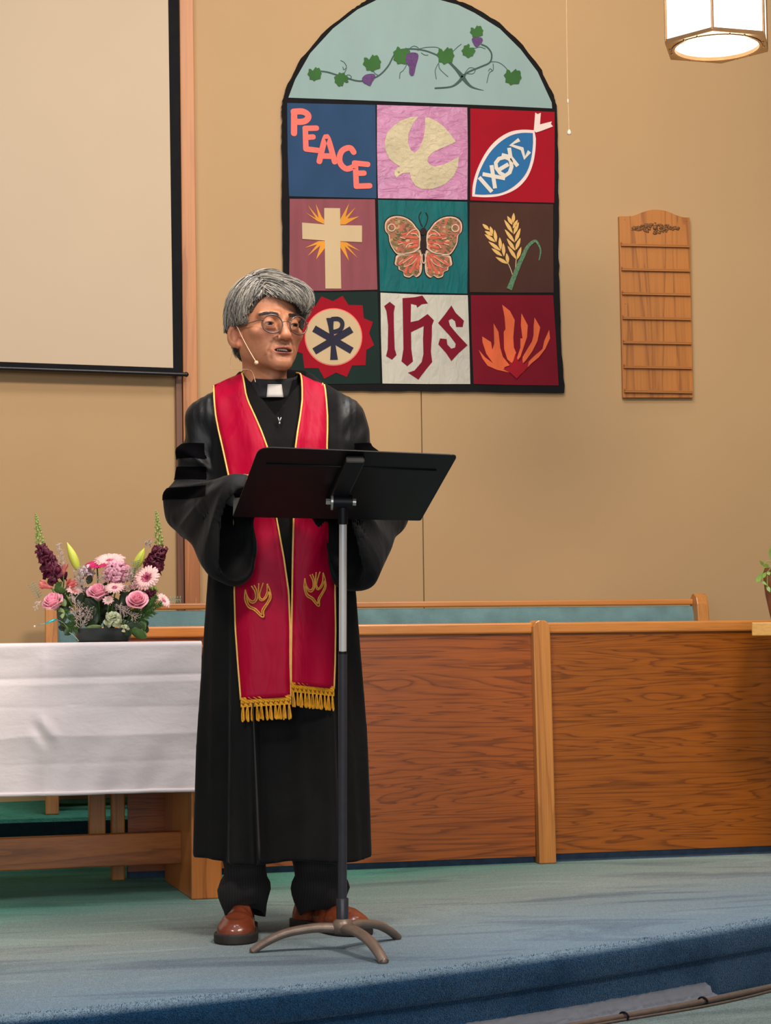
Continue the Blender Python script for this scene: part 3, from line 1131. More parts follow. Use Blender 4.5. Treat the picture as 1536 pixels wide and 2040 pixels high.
F_blk = fabric('banner_black', C(20, 17, 17), .9, .2, .3, 30)
F_sky = fabric('banner_pale_teal', C(148, 170, 165), .8, .04, .08, 5)
F_blue = fabric('banner_blue', C(44, 72, 104), .85, .1, .15, 12)
F_pink = fabric('banner_orchid_satin', C(186, 112, 152), .4, .1, .5, 16, (1, 1, 2.2), .1, .5)
F_red = fabric('banner_red', C(160, 0, 26), .8, .08, .12, 10)
F_mauve = fabric('banner_mauve', C(142, 76, 82), .8, .08, .3, 9, (3, 1, .6))
F_teal = fabric('banner_teal_satin', C(0, 96, 96), .55, .15, .5, 10, (2.6, 1, .8), .05, .15)
F_brown = fabric('banner_brown', C(74, 44, 34), .85, .1, .3, 14)
F_green = fabric('banner_dark_green', C(24, 42, 36), .85, .1, .15, 12)
F_white = fabric('banner_white_satin', C(196, 188, 170), .5, .06, .4, 14, (2, 1, 1), .1, .4)
F_crim = fabric('banner_crimson', C(122, 4, 28), .8, .08, .2, 10)
F_coral = fabric('banner_coral', C(250, 118, 104), .8, .04, .1, 12)
F_cream = fabric('banner_cream_quilt', C(208, 190, 154), .85, .1, .6, 45, (1, 1, 1))
F_sand = fabric('banner_sand', C(210, 180, 138), .85, .04, .1, 12)
F_gold = fabric('banner_gold', C(226, 150, 52), .8, .1, .1, 12)
F_fish = fabric('banner_fish_blue', C(42, 106, 158), .8, .06, .1, 12)
F_fwhite = fabric('banner_fish_white', C(240, 214, 204), .8, .04, .1, 12)
F_ichw = fabric('banner_letter_white', C(226, 214, 196), .8, .04, .1, 12)
F_wheat = fabric('banner_wheat', C(226, 178, 104), .8, .06, .1, 12)
F_leaf = fabric('banner_leaf', C(92, 126, 92), .8, .45, .1, 12, (20, 20, 20))
F_navy = fabric('banner_navy', C(38, 36, 54), .7, .1, .1, 12)
F_ihs = fabric('banner_ihs_red', C(126, 6, 34), .8, .06, .1, 12)
F_fire = fabric('banner_flame', C(232, 104, 58), .7, .2, .2, 30)
F_fire2 = fabric('banner_flame_heart', C(160, 8, 30), .7, .1, .2, 30)
F_vleaf = fabric('banner_vine_leaf', C(58, 102, 50), .8, .14, .1, 12)
F_vine = fabric('banner_vine', C(66, 88, 80), .8, .1, .1, 12)
F_grape = fabric('banner_grape', C(98, 66, 110), .8, .2, .1, 12, (12, 12, 12))
F_rim = fabric('banner_butterfly_rim', C(216, 180, 150), .7, .15, .1, 12, (8, 8, 8))
F_bdark = fabric('banner_butterfly_edge', C(44, 30, 26), .8, .1, .1, 12)
F_orange = fabric('banner_orange_satin', C(206, 92, 66), .6, .2, .1, 12, (10, 10, 10))
F_olive = fabric('banner_olive', C(150, 140, 90), .7, .3, .1, 12, (10, 10, 10))
# butterfly print: small olive, brown and coral patches
m, nt, b_ = nodes_of('banner_butterfly_print')
v_ = N(nt, 'ShaderNodeTexVoronoi', _Scale=95.0)
nt.links.new(coords(nt), v_.inputs['Vector'])
sx = N(nt, 'ShaderNodeSeparateColor')
nt.links.new(v_.outputs['Color'], sx.inputs[0])
nt.links.new(ramp(nt, sx.outputs[0], [(0, C(84, 66, 36)), (.35, C(110, 88, 48)), (.5, C(172, 88, 62)), (.72, C(158, 76, 56)), (.9, C(120, 110, 60)), (1, C(206, 150, 110))]), b_.inputs['Base Color'])
b_.inputs['Roughness'].default_value = .7
F_print = m

top_c = W(840, 300)
ban = thing('banner', 'large arched patchwork banner with symbol panels on the back wall', 'banner', (W(845, 780).x, YW, W(845, 780).z))
outer = [(562, 240), (561, 211), (569, 177), (599, 117), (648, 60), (701, 19), (731, 0), (775, -16), (820, -22), (865, -15), (909, 0), (946, 15), (995, 45), (1041, 89), (1079, 140),
         (1103, 189), (1109, 211), (1112, 300), (1113, 400), (1113, 500), (1115, 590), (1119, 690), (1125, 783), (1000, 781), (840, 779), (700, 778), (568, 776), (567, 690), (565, 600), (563, 500), (562, 400), (561, 300)]
# a slightly ragged black edge
rag = []
for i in range(len(outer)):
    a, b = outer[i], outer[(i + 1) % len(outer)]
    k = 6
    for j in range(k):
        rag.append((a[0] + (b[0] - a[0]) * j / k + R.uniform(-1.1, 1.1), a[1] + (b[1] - a[1]) * j / k + R.uniform(-.8, .8)))
MB().slab([[W(*q, BASE_OUT) for q in rag]], WN, BASE_OUT - .002).build('backing', F_blk, ban)
sky = [(574.5, 194.5), (588, 158.6), (618, 106), (663, 57), (712, 19), (750, 0), (785, -9), (820, -13), (850, -9), (877, 0), (912, 9.4), (946, 26), (995.6, 57), (1037, 98), (1071, 143), (1099, 204), (1100, 216),
       (1000, 211), (850, 205), (700, 199)]
P_ = {}
def panel(key, m, pts, label):
    P_[key] = poly('panel', ban, m, None, pts, 0, label=label)
    return P_[key]


pv = panel('vine', F_sky, sky, 'pale teal half-round panel with a grape vine')
p1 = panel('peace', F_blue, [(572, 205), (748, 209), (749, 300), (750, 395), (660, 393), (576, 391), (573, 300)], 'blue panel with the word PEACE in coral letters')
p2 = panel('dove', F_pink, [(751, 209), (931, 214), (932, 300), (931, 398), (840, 396), (753, 395), (751, 300)], 'orchid satin panel with a cream dove')
p3 = panel('fish', F_red, [(937, 216), (1105, 223), (1105, 310), (1104, 404), (1020, 402), (937, 399), (937, 300)], 'red panel with a blue fish')
p4 = panel('cross', F_mauve, [(577, 396), (747, 397), (749, 480), (752, 577), (660, 579), (576, 579), (577, 480)], 'mauve panel with a cream cross and gold rays')
p5 = panel('butterfly', F_teal, [(753, 398), (931, 402), (932, 490), (931, 585), (840, 583), (757, 580), (755, 490)], 'teal satin panel with a butterfly')
p6 = panel('wheat', F_brown, [(936, 403), (1102, 407), (1102, 490), (1103, 583), (1020, 583), (936, 582), (935, 490)], 'brown panel with two ears of wheat')
p7 = panel('chirho', F_green, [(576, 584), (752, 581), (755, 670), (758, 764), (670, 765), (580, 765)], 'dark green panel with a red star and monogram')
p8 = panel('ihs', F_white, [(758, 583), (840, 587), (932, 588), (935, 680), (937, 765), (850, 765), (762, 764), (759, 670)], 'white satin panel with three red letters')
p9 = panel('flame', F_crim, [(938, 588), (1102, 588), (1108, 680), (1113, 768), (1030, 767), (944, 765), (940, 680)], 'crimson panel with an orange flame')

# vine
vine = [[(230, 375), (270, 380), (320, 395)], [(320, 395), (365, 408), (420, 425), (470, 425), (540, 400), (590, 350), (620, 295), (650, 265), (720, 258), (790, 268), (860, 295)],
        [(900, 300), (930, 340), (965, 375), (990, 400)], [(840, 465), (930, 455), (985, 412), (1010, 382), (1080, 352), (1128, 328), (1137, 285), (1115, 250), (1085, 235)]]
strokes('stem', pv, F_vine, Z1, vine, 8, n=6)
strokes('trunk', pv, F_vine, Z1, [[(915, 330), (950, 365), (985, 412)]], 12, w1=20, n=5)
strokes('trunk', pv, F_vine, Z1, [[(985, 408), (1010, 440), (1040, 462), (1095, 477)]], 24, w1=2, n=5)
strokes('trunk', pv, F_vine, Z1, [[(990, 400), (960, 435), (920, 458), (838, 465)]], 20, w1=2, n=5)
tend = [[(365, 400), (385, 395), (398, 408), (380, 420)], [(360, 388), (372, 355), (360, 330), (340, 318)], [(352, 352), (358, 368), (368, 358)], [(510, 362), (520, 385), (540, 398)],
        [(700, 260), (725, 243), (750, 252), (748, 268)], [(740, 262), (790, 250), (850, 250), (875, 268)], [(690, 340), (672, 370), (655, 385), (652, 415)], [(858, 330), (862, 360), (885, 385), (908, 405)],
        [(855, 335), (840, 370), (842, 395), (846, 418)], [(935, 270), (955, 250), (978, 232)], [(1040, 258), (1075, 248), (1105, 258)], [(1130, 326), (1170, 328), (1205, 350), (1230, 382)],
        [(1145, 335), (1145, 370), (1125, 385), (1112, 437)], [(1120, 375), (1130, 362), (1140, 372)], [(990, 395), (1020, 358), (1050, 365), (1040, 388), (1005, 388)], [(765, 278), (785, 290), (803, 290)]]
for tq in tend:
    strokes('tendril', pv, F_vine, Z1, [tq], 3.4, n=6, rc=False)
LF = [(.05, -.98), (.22, -.82), (.52, -.92), (.72, -.70), (.80, -.42), (1.0, -.15), (.88, .12), (.90, .55), (.56, .68), (.30, .78), (.06, 1.0), (-.20, .80), (-.58, .82), (-.66, .40), (-.98, .12), (-.82, -.24), (-.86, -.62), (-.50, -.60), (-.30, -.40)]
for cx, cy, r, rt, sy in ((203, 390, 38, .1, 1), (345, 418, 38, 2.9, 1), (506, 333, 49, .0, .95), (662, 293, 48, .5, 1.05), (893, 293, 48, .2, 1), (1014, 268, 36, 1.0, 1), (1058, 167, 36, .0, .95), (1248, 405, 48, .3, .95)):
    poly('leaf', pv, F_vleaf, Z1, [(cx + r * (x * math.cos(rt) - y * math.sin(rt)), cy + r * sy * (x * math.sin(rt) + y * math.cos(rt))) for x, y in LF], 2, n=2)
for pts_ in ([(455, 410), (470, 395), (495, 388), (520, 392), (522, 412), (508, 432), (496, 454), (478, 446), (458, 432)],
             [(685, 290), (715, 275), (748, 282), (752, 305), (742, 335), (735, 360), (728, 395), (712, 398), (702, 380), (704, 350), (688, 330)],
             [(1034, 205), (1050, 196), (1082, 196), (1090, 215), (1078, 235), (1058, 248), (1044, 236)]):
    poly('grape_bunch', pv, F_grape, Z1, [(x + R.uniform(-2, 2), y + R.uniform(-2, 2)) for x, y in pts_], 2.6, n=2)

# PEACE
for nm, ls, wd in (('letter', [[(105, 135), (104, 305)], [(100, 132), (170, 130), (212, 152), (218, 180), (195, 205), (150, 214), (108, 208)]], 50),
                   ('letter', [[(195, 268), (200, 432)], [(192, 266), (285, 264)], [(205, 338), (258, 335)], [(200, 432), (300, 444)]], 44),
                   ('letter', [[(308, 532), (352, 355), (378, 352), (432, 535)], [(330, 488), (412, 490)]], 46),
                   ('letter', [[(585, 458), (560, 425), (520, 428), (485, 455), (470, 510), (485, 560), (530, 592), (590, 572)]], 46),
                   ('letter', [[(598, 548), (606, 728)], [(590, 545), (698, 556)], [(610, 628), (668, 626)], [(604, 732), (714, 728)]], 44)):
    strokes(nm, p1, F_coral, Z2, ls, wd, layer=1, n=5)

# dove
dove = [(1105, 170), (1040, 175), (960, 205), (900, 250), (855, 300), (835, 370), (840, 440), (870, 510), (920, 550), (958, 572), (935, 585), (912, 610), (915, 640), (928, 663), (950, 643), (980, 626), (1037, 622),
        (1045, 670), (1080, 725), (1130, 753), (1220, 753), (1320, 715), (1390, 650), (1425, 570), (1432, 493), (1380, 522), (1310, 557), (1240, 573), (1200, 562), (1178, 532), (1185, 495), (1220, 460), (1300, 420), (1408, 375),
        (1370, 320), (1310, 250), (1240, 200), (1190, 178), (1158, 180), (1160, 260), (1145, 350), (1110, 430), (1075, 465), (1045, 440), (1020, 380), (1025, 310), (1060, 230)]
dv = poly('dove', p2, F_cream, Z2, dove, 1, t=.003)
strokes('dove_eye', p2, F_olive, Z2, [[(946, 616), (950, 617)]], 14, layer=2)

# fish
fo = smoothline([Vector((x, y, 0)) for x, y in ((790, 752), (798, 650), (835, 530), (900, 405), (980, 312), (1080, 250), (1180, 230), (1278, 234))], 5) + \
     smoothline([Vector((x, y, 0)) for x, y in ((1290, 300), (1285, 400), (1263, 510), (1215, 615), (1130, 698), (1010, 748), (900, 760), (792, 754))], 5)
poly('fish_outline', p3, F_fwhite, Z3, [(p.x, p.y) for p in fo], 1)
fi = smoothline([Vector((x, y, 0)) for x, y in ((812, 735), (825, 640), (858, 535), (922, 420), (1000, 335), (1090, 277), (1180, 255), (1266, 256))], 5) + \
     smoothline([Vector((x, y, 0)) for x, y in ((1268, 330), (1258, 430), (1232, 530), (1185, 610), (1105, 682), (1010, 727), (900, 738), (830, 737))], 5)
poly('fish_body', p3, F_fish, Z3, [(p.x, p.y) for p in fi], 2)
poly('fish_tail', p3, F_fwhite, Z3, [(1274, 238), (1285, 95), (1304, 108), (1329, 97), (1322, 188), (1415, 165), (1408, 185), (1425, 204), (1330, 240), (1292, 252)], 2)
for ls in ([[(845, 603), (945, 717)]], [[(942, 508), (970, 690)], [(872, 578), (1048, 612)]],
           [[(1092, 470), (1100, 520), (1085, 565), (1050, 590), (1010, 570), (980, 530), (975, 490), (1000, 458), (1045, 445), (1080, 458), (1092, 475)], [(1000, 545), (1075, 500)]],
           [[(1080, 372), (1092, 445), (1148, 515)], [(1022, 428), (1092, 445)]], [[(1160, 308), (1094, 350), (1182, 380), (1202, 452), (1240, 400)]]):
    strokes('greek_letter', p3, F_ichw, Z3, ls, 31, layer=3, rc=False)

# cross and rays
for q in ([(655, 430), (560, 390), (370, 255), (535, 345), (405, 140), (575, 340), (530, 120), (620, 320), (665, 375)], [(900, 440), (985, 438), (1195, 315), (1015, 350), (1145, 170), (985, 325), (1040, 115), (900, 370)],
          [(670, 690), (570, 695), (360, 800), (550, 745), (405, 925), (600, 760), (535, 975), (670, 800)], [(895, 700), (1000, 710), (1215, 850), (1010, 760), (1180, 960), (975, 775), (1040, 1000), (900, 780)]):
    poly('rays', p4, F_gold, Z4, q, 1)
poly('cross', p4, F_sand, Z4, [(660, 187), (902, 190), (905, 450), (1238, 455), (1238, 710), (905, 695), (920, 1420), (678, 1420), (668, 685), (325, 660), (320, 410), (660, 438)], 2, t=.002)

# butterfly (left half mirrored about x = 795)
uw = [(745, 575), (690, 490), (620, 400), (520, 335), (410, 310), (300, 325), (228, 380), (205, 450), (215, 540), (262, 600), (275, 700), (312, 790), (390, 890), (500, 902), (620, 880), (720, 820), (750, 770)]
lw = [(400, 905), (365, 985), (360, 1050), (410, 1080), (420, 1130), (485, 1160), (500, 1225), (580, 1250), (640, 1215), (690, 1245), (755, 1190), (775, 1080), (772, 900), (740, 820), (600, 880)]


def inset(P, f):
    cx, cy = sum(p[0] for p in P) / len(P), sum(p[1] for p in P) / len(P)
    return [(cx + (x - cx) * f, cy + (y - cy) * f) for x, y in P]


for mir in (0, 1):
    mx = (lambda P: [(1592 - x, y + 8) for x, y in P]) if mir else (lambda P: P)
    poly('lower_wing_edge', p5, F_bdark, Z5, mx(inset(lw, 1.08)), 1, n=4)
    poly('lower_wing', p5, F_rim, Z5, mx(lw), 2, n=4)
    poly('lower_wing_print', p5, F_print, Z5, mx(inset(lw, .87)), 3, n=4)
    strokes('wing_streak', p5, F_orange, Z5, [mx(q) for q in ([(690, 890), (560, 1060), (520, 1170)], [(720, 920), (640, 1080), (590, 1170)], [(650, 890), (500, 1000), (430, 1040)], [(740, 930), (700, 1100)])], 30, layer=4, n=4, w1=44)
    strokes('wing_line', p5, F_rim, Z5, [mx(q) for q in ([(640, 920), (480, 1030)], [(690, 960), (620, 1040), (500, 1090)], [(745, 1100), (735, 1160)], [(480, 980), (430, 1020)])], 10, layer=5, n=4)
    poly('upper_wing_edge', p5, F_bdark, Z5, mx(inset(uw, 1.06)), 1, n=4)
    poly('upper_wing', p5, F_rim, Z5, mx(uw), 4, n=4)
    poly('upper_wing_print', p5, F_print, Z5, mx(inset(uw, .92)), 5, n=4)
    strokes('wing_streak', p5, F_orange, Z5, [mx(q) for q in ([(700, 700), (540, 720), (420, 700)], [(690, 560), (560, 570), (470, 590)], [(690, 640), (560, 630), (460, 640)], [(690, 760), (560, 800)])], 46, layer=6, n=4, w1=20)
    strokes('wing_line', p5, F_rim, Z5, [mx(q) for q in ([(725, 640), (680, 585), (610, 580)], [(530, 790), (560, 745), (630, 725)], [(540, 605), (600, 540), (670, 515)], [(410, 745), (475, 725)], [(445, 640), (510, 655)],
                                                        [(735, 800), (650, 860), (520, 880)])], 13, layer=7, n=4)
    th = np.linspace(0, 2 * PI, 15)
    strokes('wing_ring', p5, F_rim, Z5, [mx([(308 + 54 * math.cos(a), 487 + 54 * math.sin(a)) for a in th])], 17, layer=7, rc=False)
    for cx, cy, r in ((490, 385, 40), (380, 350, 36), (605, 465, 34), (400, 560, 42), (375, 650, 40)):
        strokes('wing_spot', p5, F_olive, Z5, [mx([(cx + r * math.cos(a) * .7, cy + r * .5 * math.sin(a)) for a in th])], 9, layer=7, rc=False)
    strokes('antenna', p5, F_bdark, Z5, [mx([(780, 470), (742, 390), (730, 310), (760, 250)])], 14, layer=2, n=5)
poly('butterfly_body', p5, F_bdark, Z5, [(795 + 50 * math.cos(a), 545 + 58 * math.sin(a)) for a in np.linspace(0, 6.1, 14)], 8)
poly('butterfly_body', p5, F_bdark, Z5, [(795 + 50 * math.cos(a), 750 + 135 * math.sin(a)) for a in np.linspace(0, 6.1, 18)], 8)
poly('butterfly_body', p5, F_rim, Z5, [(800 + 34 * math.cos(a), 960 + 80 * math.sin(a)) for a in np.linspace(0, 6.1, 14)], 7)
poly('butterfly_body', p5, F_bdark, Z5, [(800 + 17 * math.cos(a), 950 + 70 * math.sin(a)) for a in np.linspace(0, 6.1, 14)], 8)

# wheat
def grain(bx, by, tx, ty, wd):
    ax, ay = tx - bx, ty - by
    L = math.hypot(ax, ay)
    nx, ny = -ay / L, ax / L
    pr = ((0, 0), (.15, .5), (.4, 1), (.65, .85), (.88, .4), (1, 0))
    l = [(bx + ax * t + nx * wd * s, by + ay * t + ny * wd * s) for t, s in pr]
    r = [(bx + ax * t - nx * wd * s, by + ay * t - ny * wd * s) for t, s in pr[1:-1]][::-1]
    poly('grain', p6, F_wheat, Z6, l + r, 1)


for g in ((698, 445, 620, 310), (705, 575, 572, 365), (733, 715, 580, 512), (740, 840, 612, 652), (763, 975, 624, 765), (708, 418, 718, 262), (706, 500, 778, 366), (715, 592, 797, 402), (737, 708, 820, 495), (745, 832, 820, 643), (768, 975, 832, 782),
          (343, 525, 240, 430), (398, 612, 275, 538), (438, 708, 272, 588), (520, 842, 330, 698), (545, 925, 378, 803), (632, 1042, 440, 936), (392, 596, 358, 468), (450, 710, 424, 518), (520, 830, 503, 635), (568, 930, 558, 722), (632, 1036, 608, 876)):
    grain(*g, 27)
strokes('stalk', p6, F_sand, Z6, [[(635, 1040), (670, 1120), (705, 1225)], [(756, 970), (745, 1110)]], 11, layer=1, n=4)
strokes('leaf_blade', p6, F_leaf, Z6, [[(650, 1430), (700, 1300), (775, 1110), (870, 900), (940, 770), (1040, 690), (1095, 745), (1130, 850), (1105, 990)]], 84, layer=2, n=6, w1=14, rc=False)

# chi rho
so = [(430, 175), (625, 255), (790, 165), (890, 320), (1130, 325), (1150, 545), (1305, 610), (1240, 800), (1325, 1005), (1190, 1090), (1180, 1345), (950, 1350), (860, 1545), (680, 1470), (480, 1575), (380, 1395), (140, 1395),
      (110, 1150), (-70, 1080), (0, 880), (-70, 680), (90, 580), (140, 350), (330, 335)]
poly('star', p7, F_red, Z7, so, 1)
poly('disc_rim', p7, F_coral, Z7, [(635 + 490 * math.cos(a), 865 + 490 * math.sin(a)) for a in np.linspace(0, 2 * PI, 48, endpoint=False)], 2)
poly('disc', p7, F_sand, Z7, [(635 + 472 * math.cos(a), 865 + 472 * math.sin(a)) for a in np.linspace(0, 2 * PI, 48, endpoint=False)], 3)
strokes('chi', p7, F_navy, Z7, [[(303, 720), (948, 1098)], [(308, 1108), (942, 735)]], 118, layer=4, rc=False)
poly('rho', p7, F_navy, Z7, [(513, 543), (640, 535), (632, 700), (650, 880), (672, 1020), (710, 1248), (580, 1250), (592, 1020), (570, 820), (548, 680)], 5)
strokes('rho', p7, F_navy, Z7, [[(600, 560), (710, 555), (775, 600), (785, 670), (745, 740), (640, 778)]], 72, layer=5.4, n=5, rc=False)

# IHS
poly('letter', p8, F_ihs, Z8, [(98, 152), (140, 120), (180, 152), (171, 200), (172, 300), (178, 480), (192, 527), (158, 562), (112, 535), (125, 480), (128, 300), (115, 190)], 1)
poly('letter', p8, F_ihs, Z8, [(238, 92), (330, 85), (390, 72), (432, 132), (385, 138), (350, 165), (345, 145), (303, 135), (300, 275), (360, 262), (430, 213), (478, 262), (463, 300), (462, 380), (455, 500), (465, 580), (420, 635), (385, 680), (360, 715),
                               (280, 662), (330, 645), (385, 580), (398, 520), (395, 400), (400, 305), (303, 352), (305, 480), (318, 575), (275, 612), (230, 575), (245, 480), (242, 300)], 1)
poly('letter', p8, F_ihs, Z8, [(612, 148), (645, 205), (708, 265), (698, 312), (648, 312), (640, 268), (615, 248), (590, 262), (600, 300), (660, 372), (735, 452), (670, 510), (612, 573), (570, 510), (512, 445), (525, 400), (575, 405), (580, 445), (610, 478),
                               (640, 470), (645, 440), (600, 380), (510, 282), (560, 220)], 1)
# flame
fk = 0
for q in ([(820, 487), (870, 545), (930, 590), (1010, 620), (1058, 662), (960, 640), (890, 610), (850, 555)],
          [(848, 385), (915, 428), (925, 490), (940, 440), (935, 285), (972, 350), (985, 470), (1005, 540), (1058, 605), (1000, 627), (930, 590), (880, 520), (850, 430)],
          [(1000, 142), (1060, 190), (1096, 260), (1085, 390), (1090, 470), (1107, 510), (1090, 560), (1075, 590), (1040, 560), (1015, 480), (1012, 350), (1026, 330), (1018, 230)],
          [(1148, 208), (1196, 300), (1190, 390), (1160, 480), (1140, 540), (1115, 572), (1110, 560), (1140, 470), (1140, 400), (1156, 400), (1143, 300)],
          [(1248, 240), (1291, 315), (1270, 420), (1230, 500), (1180, 570), (1150, 600), (1158, 540), (1200, 470), (1228, 425), (1240, 380), (1242, 300)],
          [(1360, 335), (1366, 400), (1330, 480), (1280, 545), (1225, 590), (1150, 668), (1190, 590), (1240, 540), (1310, 480), (1322, 420)]):
    fk += .18
    poly('flame', p9, F_fire, Z8, q, 1 + fk)
poly('flame_heart', p9, F_fire2, Z8, [(1112, 708), (1060, 660), (1010, 632), (1062, 612), (1050, 575), (1080, 590), (1102, 515), (1125, 580), (1155, 560), (1160, 600), (1205, 570), (1195, 620), (1150, 665)], 3)

# ------------------------------------------------------------------ the speaker (local frame: x to the photo's right, -y to the viewer, z up)
MBASE = U(562, 1271, 5.0)
MBASE.z = 0.0
MANG = YAW + math.atan((562 - 768) / FPX)
MX = Vector((math.cos(MANG), -math.sin(MANG), 0))
MY = Vector((math.sin(MANG), math.cos(MANG), 0))


def LW(p):
    return MBASE + MX * float(p[0]) + MY * float(p[1]) + Vector((0, 0, float(p[2])))


def PL(px, py, y=0.0):                # pixel -> local point on the plane local-y = y
    q = UP(px, py, MBASE + MY * y, MY) - MBASE
    return np.array((q.dot(MX), q.dot(MY), q.z))


man = thing('person', 'man with grey hair in a black robe and red stole speaking behind the music stand', 'person', MBASE)


def mesh_np(name, V, Fc, m, parent, smooth=True, cols=None, tf=LW, label=None, relax=1):
    mb = MB()
    if relax:                         # light Laplacian smoothing
        for _ in range(relax):
            acc = np.zeros_like(V)
            cnt = np.zeros(len(V))
            for a, b in ((0, 1), (1, 2), (2, 3), (3, 0)):
                np.add.at(acc, Fc[:, a], V[Fc[:, b]])
                np.add.at(acc, Fc[:, b], V[Fc[:, a]])
                np.add.at(cnt, Fc[:, a], 1)
                np.add.at(cnt, Fc[:, b], 1)
            V = V * .5 + acc / np.maximum(cnt, 1)[:, None] * .5
    mb.v = [tuple(tf(p)) for p in V]
    mb.f = [tuple(int(i) for i in f) for f in Fc]
    if cols is not None:
        mb.c = [tuple(c) for c in cols]
    return mb.build(name, m, parent, smooth=smooth, label=label)


def interp(z, tab, k):
    zz = [r[0] for r in tab]
    return np.interp(z, zz, [r[k] for r in tab])


TORSO = [(.17, .214, .160, -.004, .0), (.45, .205, .152, -.003, .0), (.74, .192, .146, -.002, .0), (1.0, .180, .135, .0, .0), (1.15, .180, .128, .0, .0),
         (1.24, .182, .118, .0, .008), (1.30, .170, .100, -.004, .014), (1.34, .150, .086, -.008, .018), (1.375, .110, .074, -.012, .018), (1.405, .085, .064, -.016, .018), (1.45, .070, .060, -.018, .018)]


def torso_sdf(X, Y, Z, folds=True):
    a, b, cx, cy = (interp(Z, TORSO, k) for k in (1, 2, 3, 4))
    x, y = (X - cx), (Y - cy)
    th = np.arctan2(x, -y)
    q = np.sqrt((x / a) ** 2 + (y / b) ** 2)
    d = (q - 1) * np.minimum(a, b)
    wgt = np.clip((1.05 - Z) / .55, 0, 1)
    front = (np.abs(th) < 1.2)
    if folds:
        d = d - wgt * (.008 * np.sin(9 * th + 1.4) + .005 * np.sin(17 * th + 2 * Z + .5)) * np.clip((np.abs(th) - .25) / .5, 0, 1)
        # overlapping front: the edge of the left half stands proud, the middle is set back
        e = X + .062 + .012 * (Z - .2)
        low = np.clip((.95 - Z) / .3, 0, 1)
        step = 1 / (1 + np.exp(-np.clip(e / .0035, -40, 40)))
        back = 1 / (1 + np.exp(-np.clip((X - .035) / .012, -40, 40)))
        d = d + np.where(Y < 0, low * (.034 * step * (1 - back) - .012 * np.exp(-((e + .016) / .016) ** 2)), 0)
    for s in (-1, 1):                 # shoulders
        d = smin(d, cap(X, Y, Z, (s * .07 - .010, .02, 1.372), (s * .180 - .012, .022, 1.310), .046, .048), .045)
    if folds:
        yoke = np.exp(-((np.abs(X + .004) - .185) / .035) ** 2) * np.exp(-((Z - 1.33) / .05) ** 2)
        d = d - .003 * yoke * np.sin(X * 330) * (Y < .02)
    return d


E_L, W_L, H_L = (-.232, .03, 1.075), (-.105, -.232, 1.085), (-.128, -.190, .925)
E_R, W_R, H_R = (.258, .03, 1.060), (.120, -.240, 1.085), (.178, -.175, .905)


def sleeve_sdf(X, Y, Z, sh, E, Wp, Hg, sgn):
    d = cap(X, Y, Z, sh, E, .056, .062)
    t1 = tri(X, Y, Z, E, Wp, Hg, .058)
    d = smin(d, t1, .05)
    # folds fan out from the inside of the elbow, softer ones hang below
    qx, qz = sgn * .125, 1.125
    r_ = np.sqrt((X - qx) ** 2 + (Z - qz) ** 2)
    phi = np.arctan2(Z - qz, (X - qx) * sgn)
    fan = np.exp(-((r_ - .12) / .07) ** 2)
    d = d - .0085 * fan * (1 - 2 * np.abs(np.sin(phi * 4.6 + .6 + sgn * .4 + Y * 4)) ** .8) - .003 * fan * np.sin(phi * 17 + r_ * 20)
    hang = np.clip((1.06 - Z) / .08, 0, 1)
    d = d - .006 * hang * np.sin((X * sgn * .75 - Y * .66 + (Z - 1) * .35) * 52 + .8) - .0035 * np.clip((Z - 1.14) / .06, 0, 1) * np.sin((X * sgn - (Z - 1.2) * .5 + Y * .4) * 75)
    E, Wp, Hg = (np.array(q) for q in (E, Wp, Hg))
    mid = (Wp + Hg) / 2
    dr = mid - E
    dr /= np.linalg.norm(dr)
    dl = dr * .085
    cav = tri(X, Y, Z, Wp + dl, Hg + dl + (Hg - Wp) * .08, mid - dr * .09, .043)
    return smax(d, -cav, .004)


t_lo, t_hi, hh = (-.37, -.36, .165), (.38, .22, 1.47), .0056
X, Y, Z = gridof(t_lo, t_hi, hh)
D = torso_sdf(X, Y, Z)
D = smin(D, sleeve_sdf(X, Y, Z, (-.186, .025, 1.295), E_L, W_L, H_L, -1), .018)
D = smin(D, sleeve_sdf(X, Y, Z, (.160, .025, 1.290), E_R, W_R, H_R, 1), .018)
hem = .186 + .010 * np.sin(np.arctan2(X, -Y) * 4 + .5) * .5 - .012 * X
D = np.maximum(D, hem - Z)
# hollow underneath and at the neck
inn = np.sqrt((X / .165) ** 2 + ((Y - .02) / .082) ** 2)
D = smax(D, -np.maximum((inn - 1) * .085, Z - .5), .004)
shirtD = np.maximum(torso_sdf(X, Y, Z, False) + .007, np.maximum(1.15 - Z, Z - 1.40))
Vsh, Fsh = nets(shirtD, t_lo, hh)
vcut = np.where(Y < .03, (1.300 + 1.45 * np.abs(X + .012)) - Z, 1.0)     # V neck of the robe
D = np.maximum(D, -np.minimum(vcut, .5) * .6) if False else np.maximum(D, -np.maximum(vcut, -.5) * .56)
D = np.maximum(D, Z - 1.425 - .25 * (Y - .0))
V, Fc = nets(D, t_lo, hh)


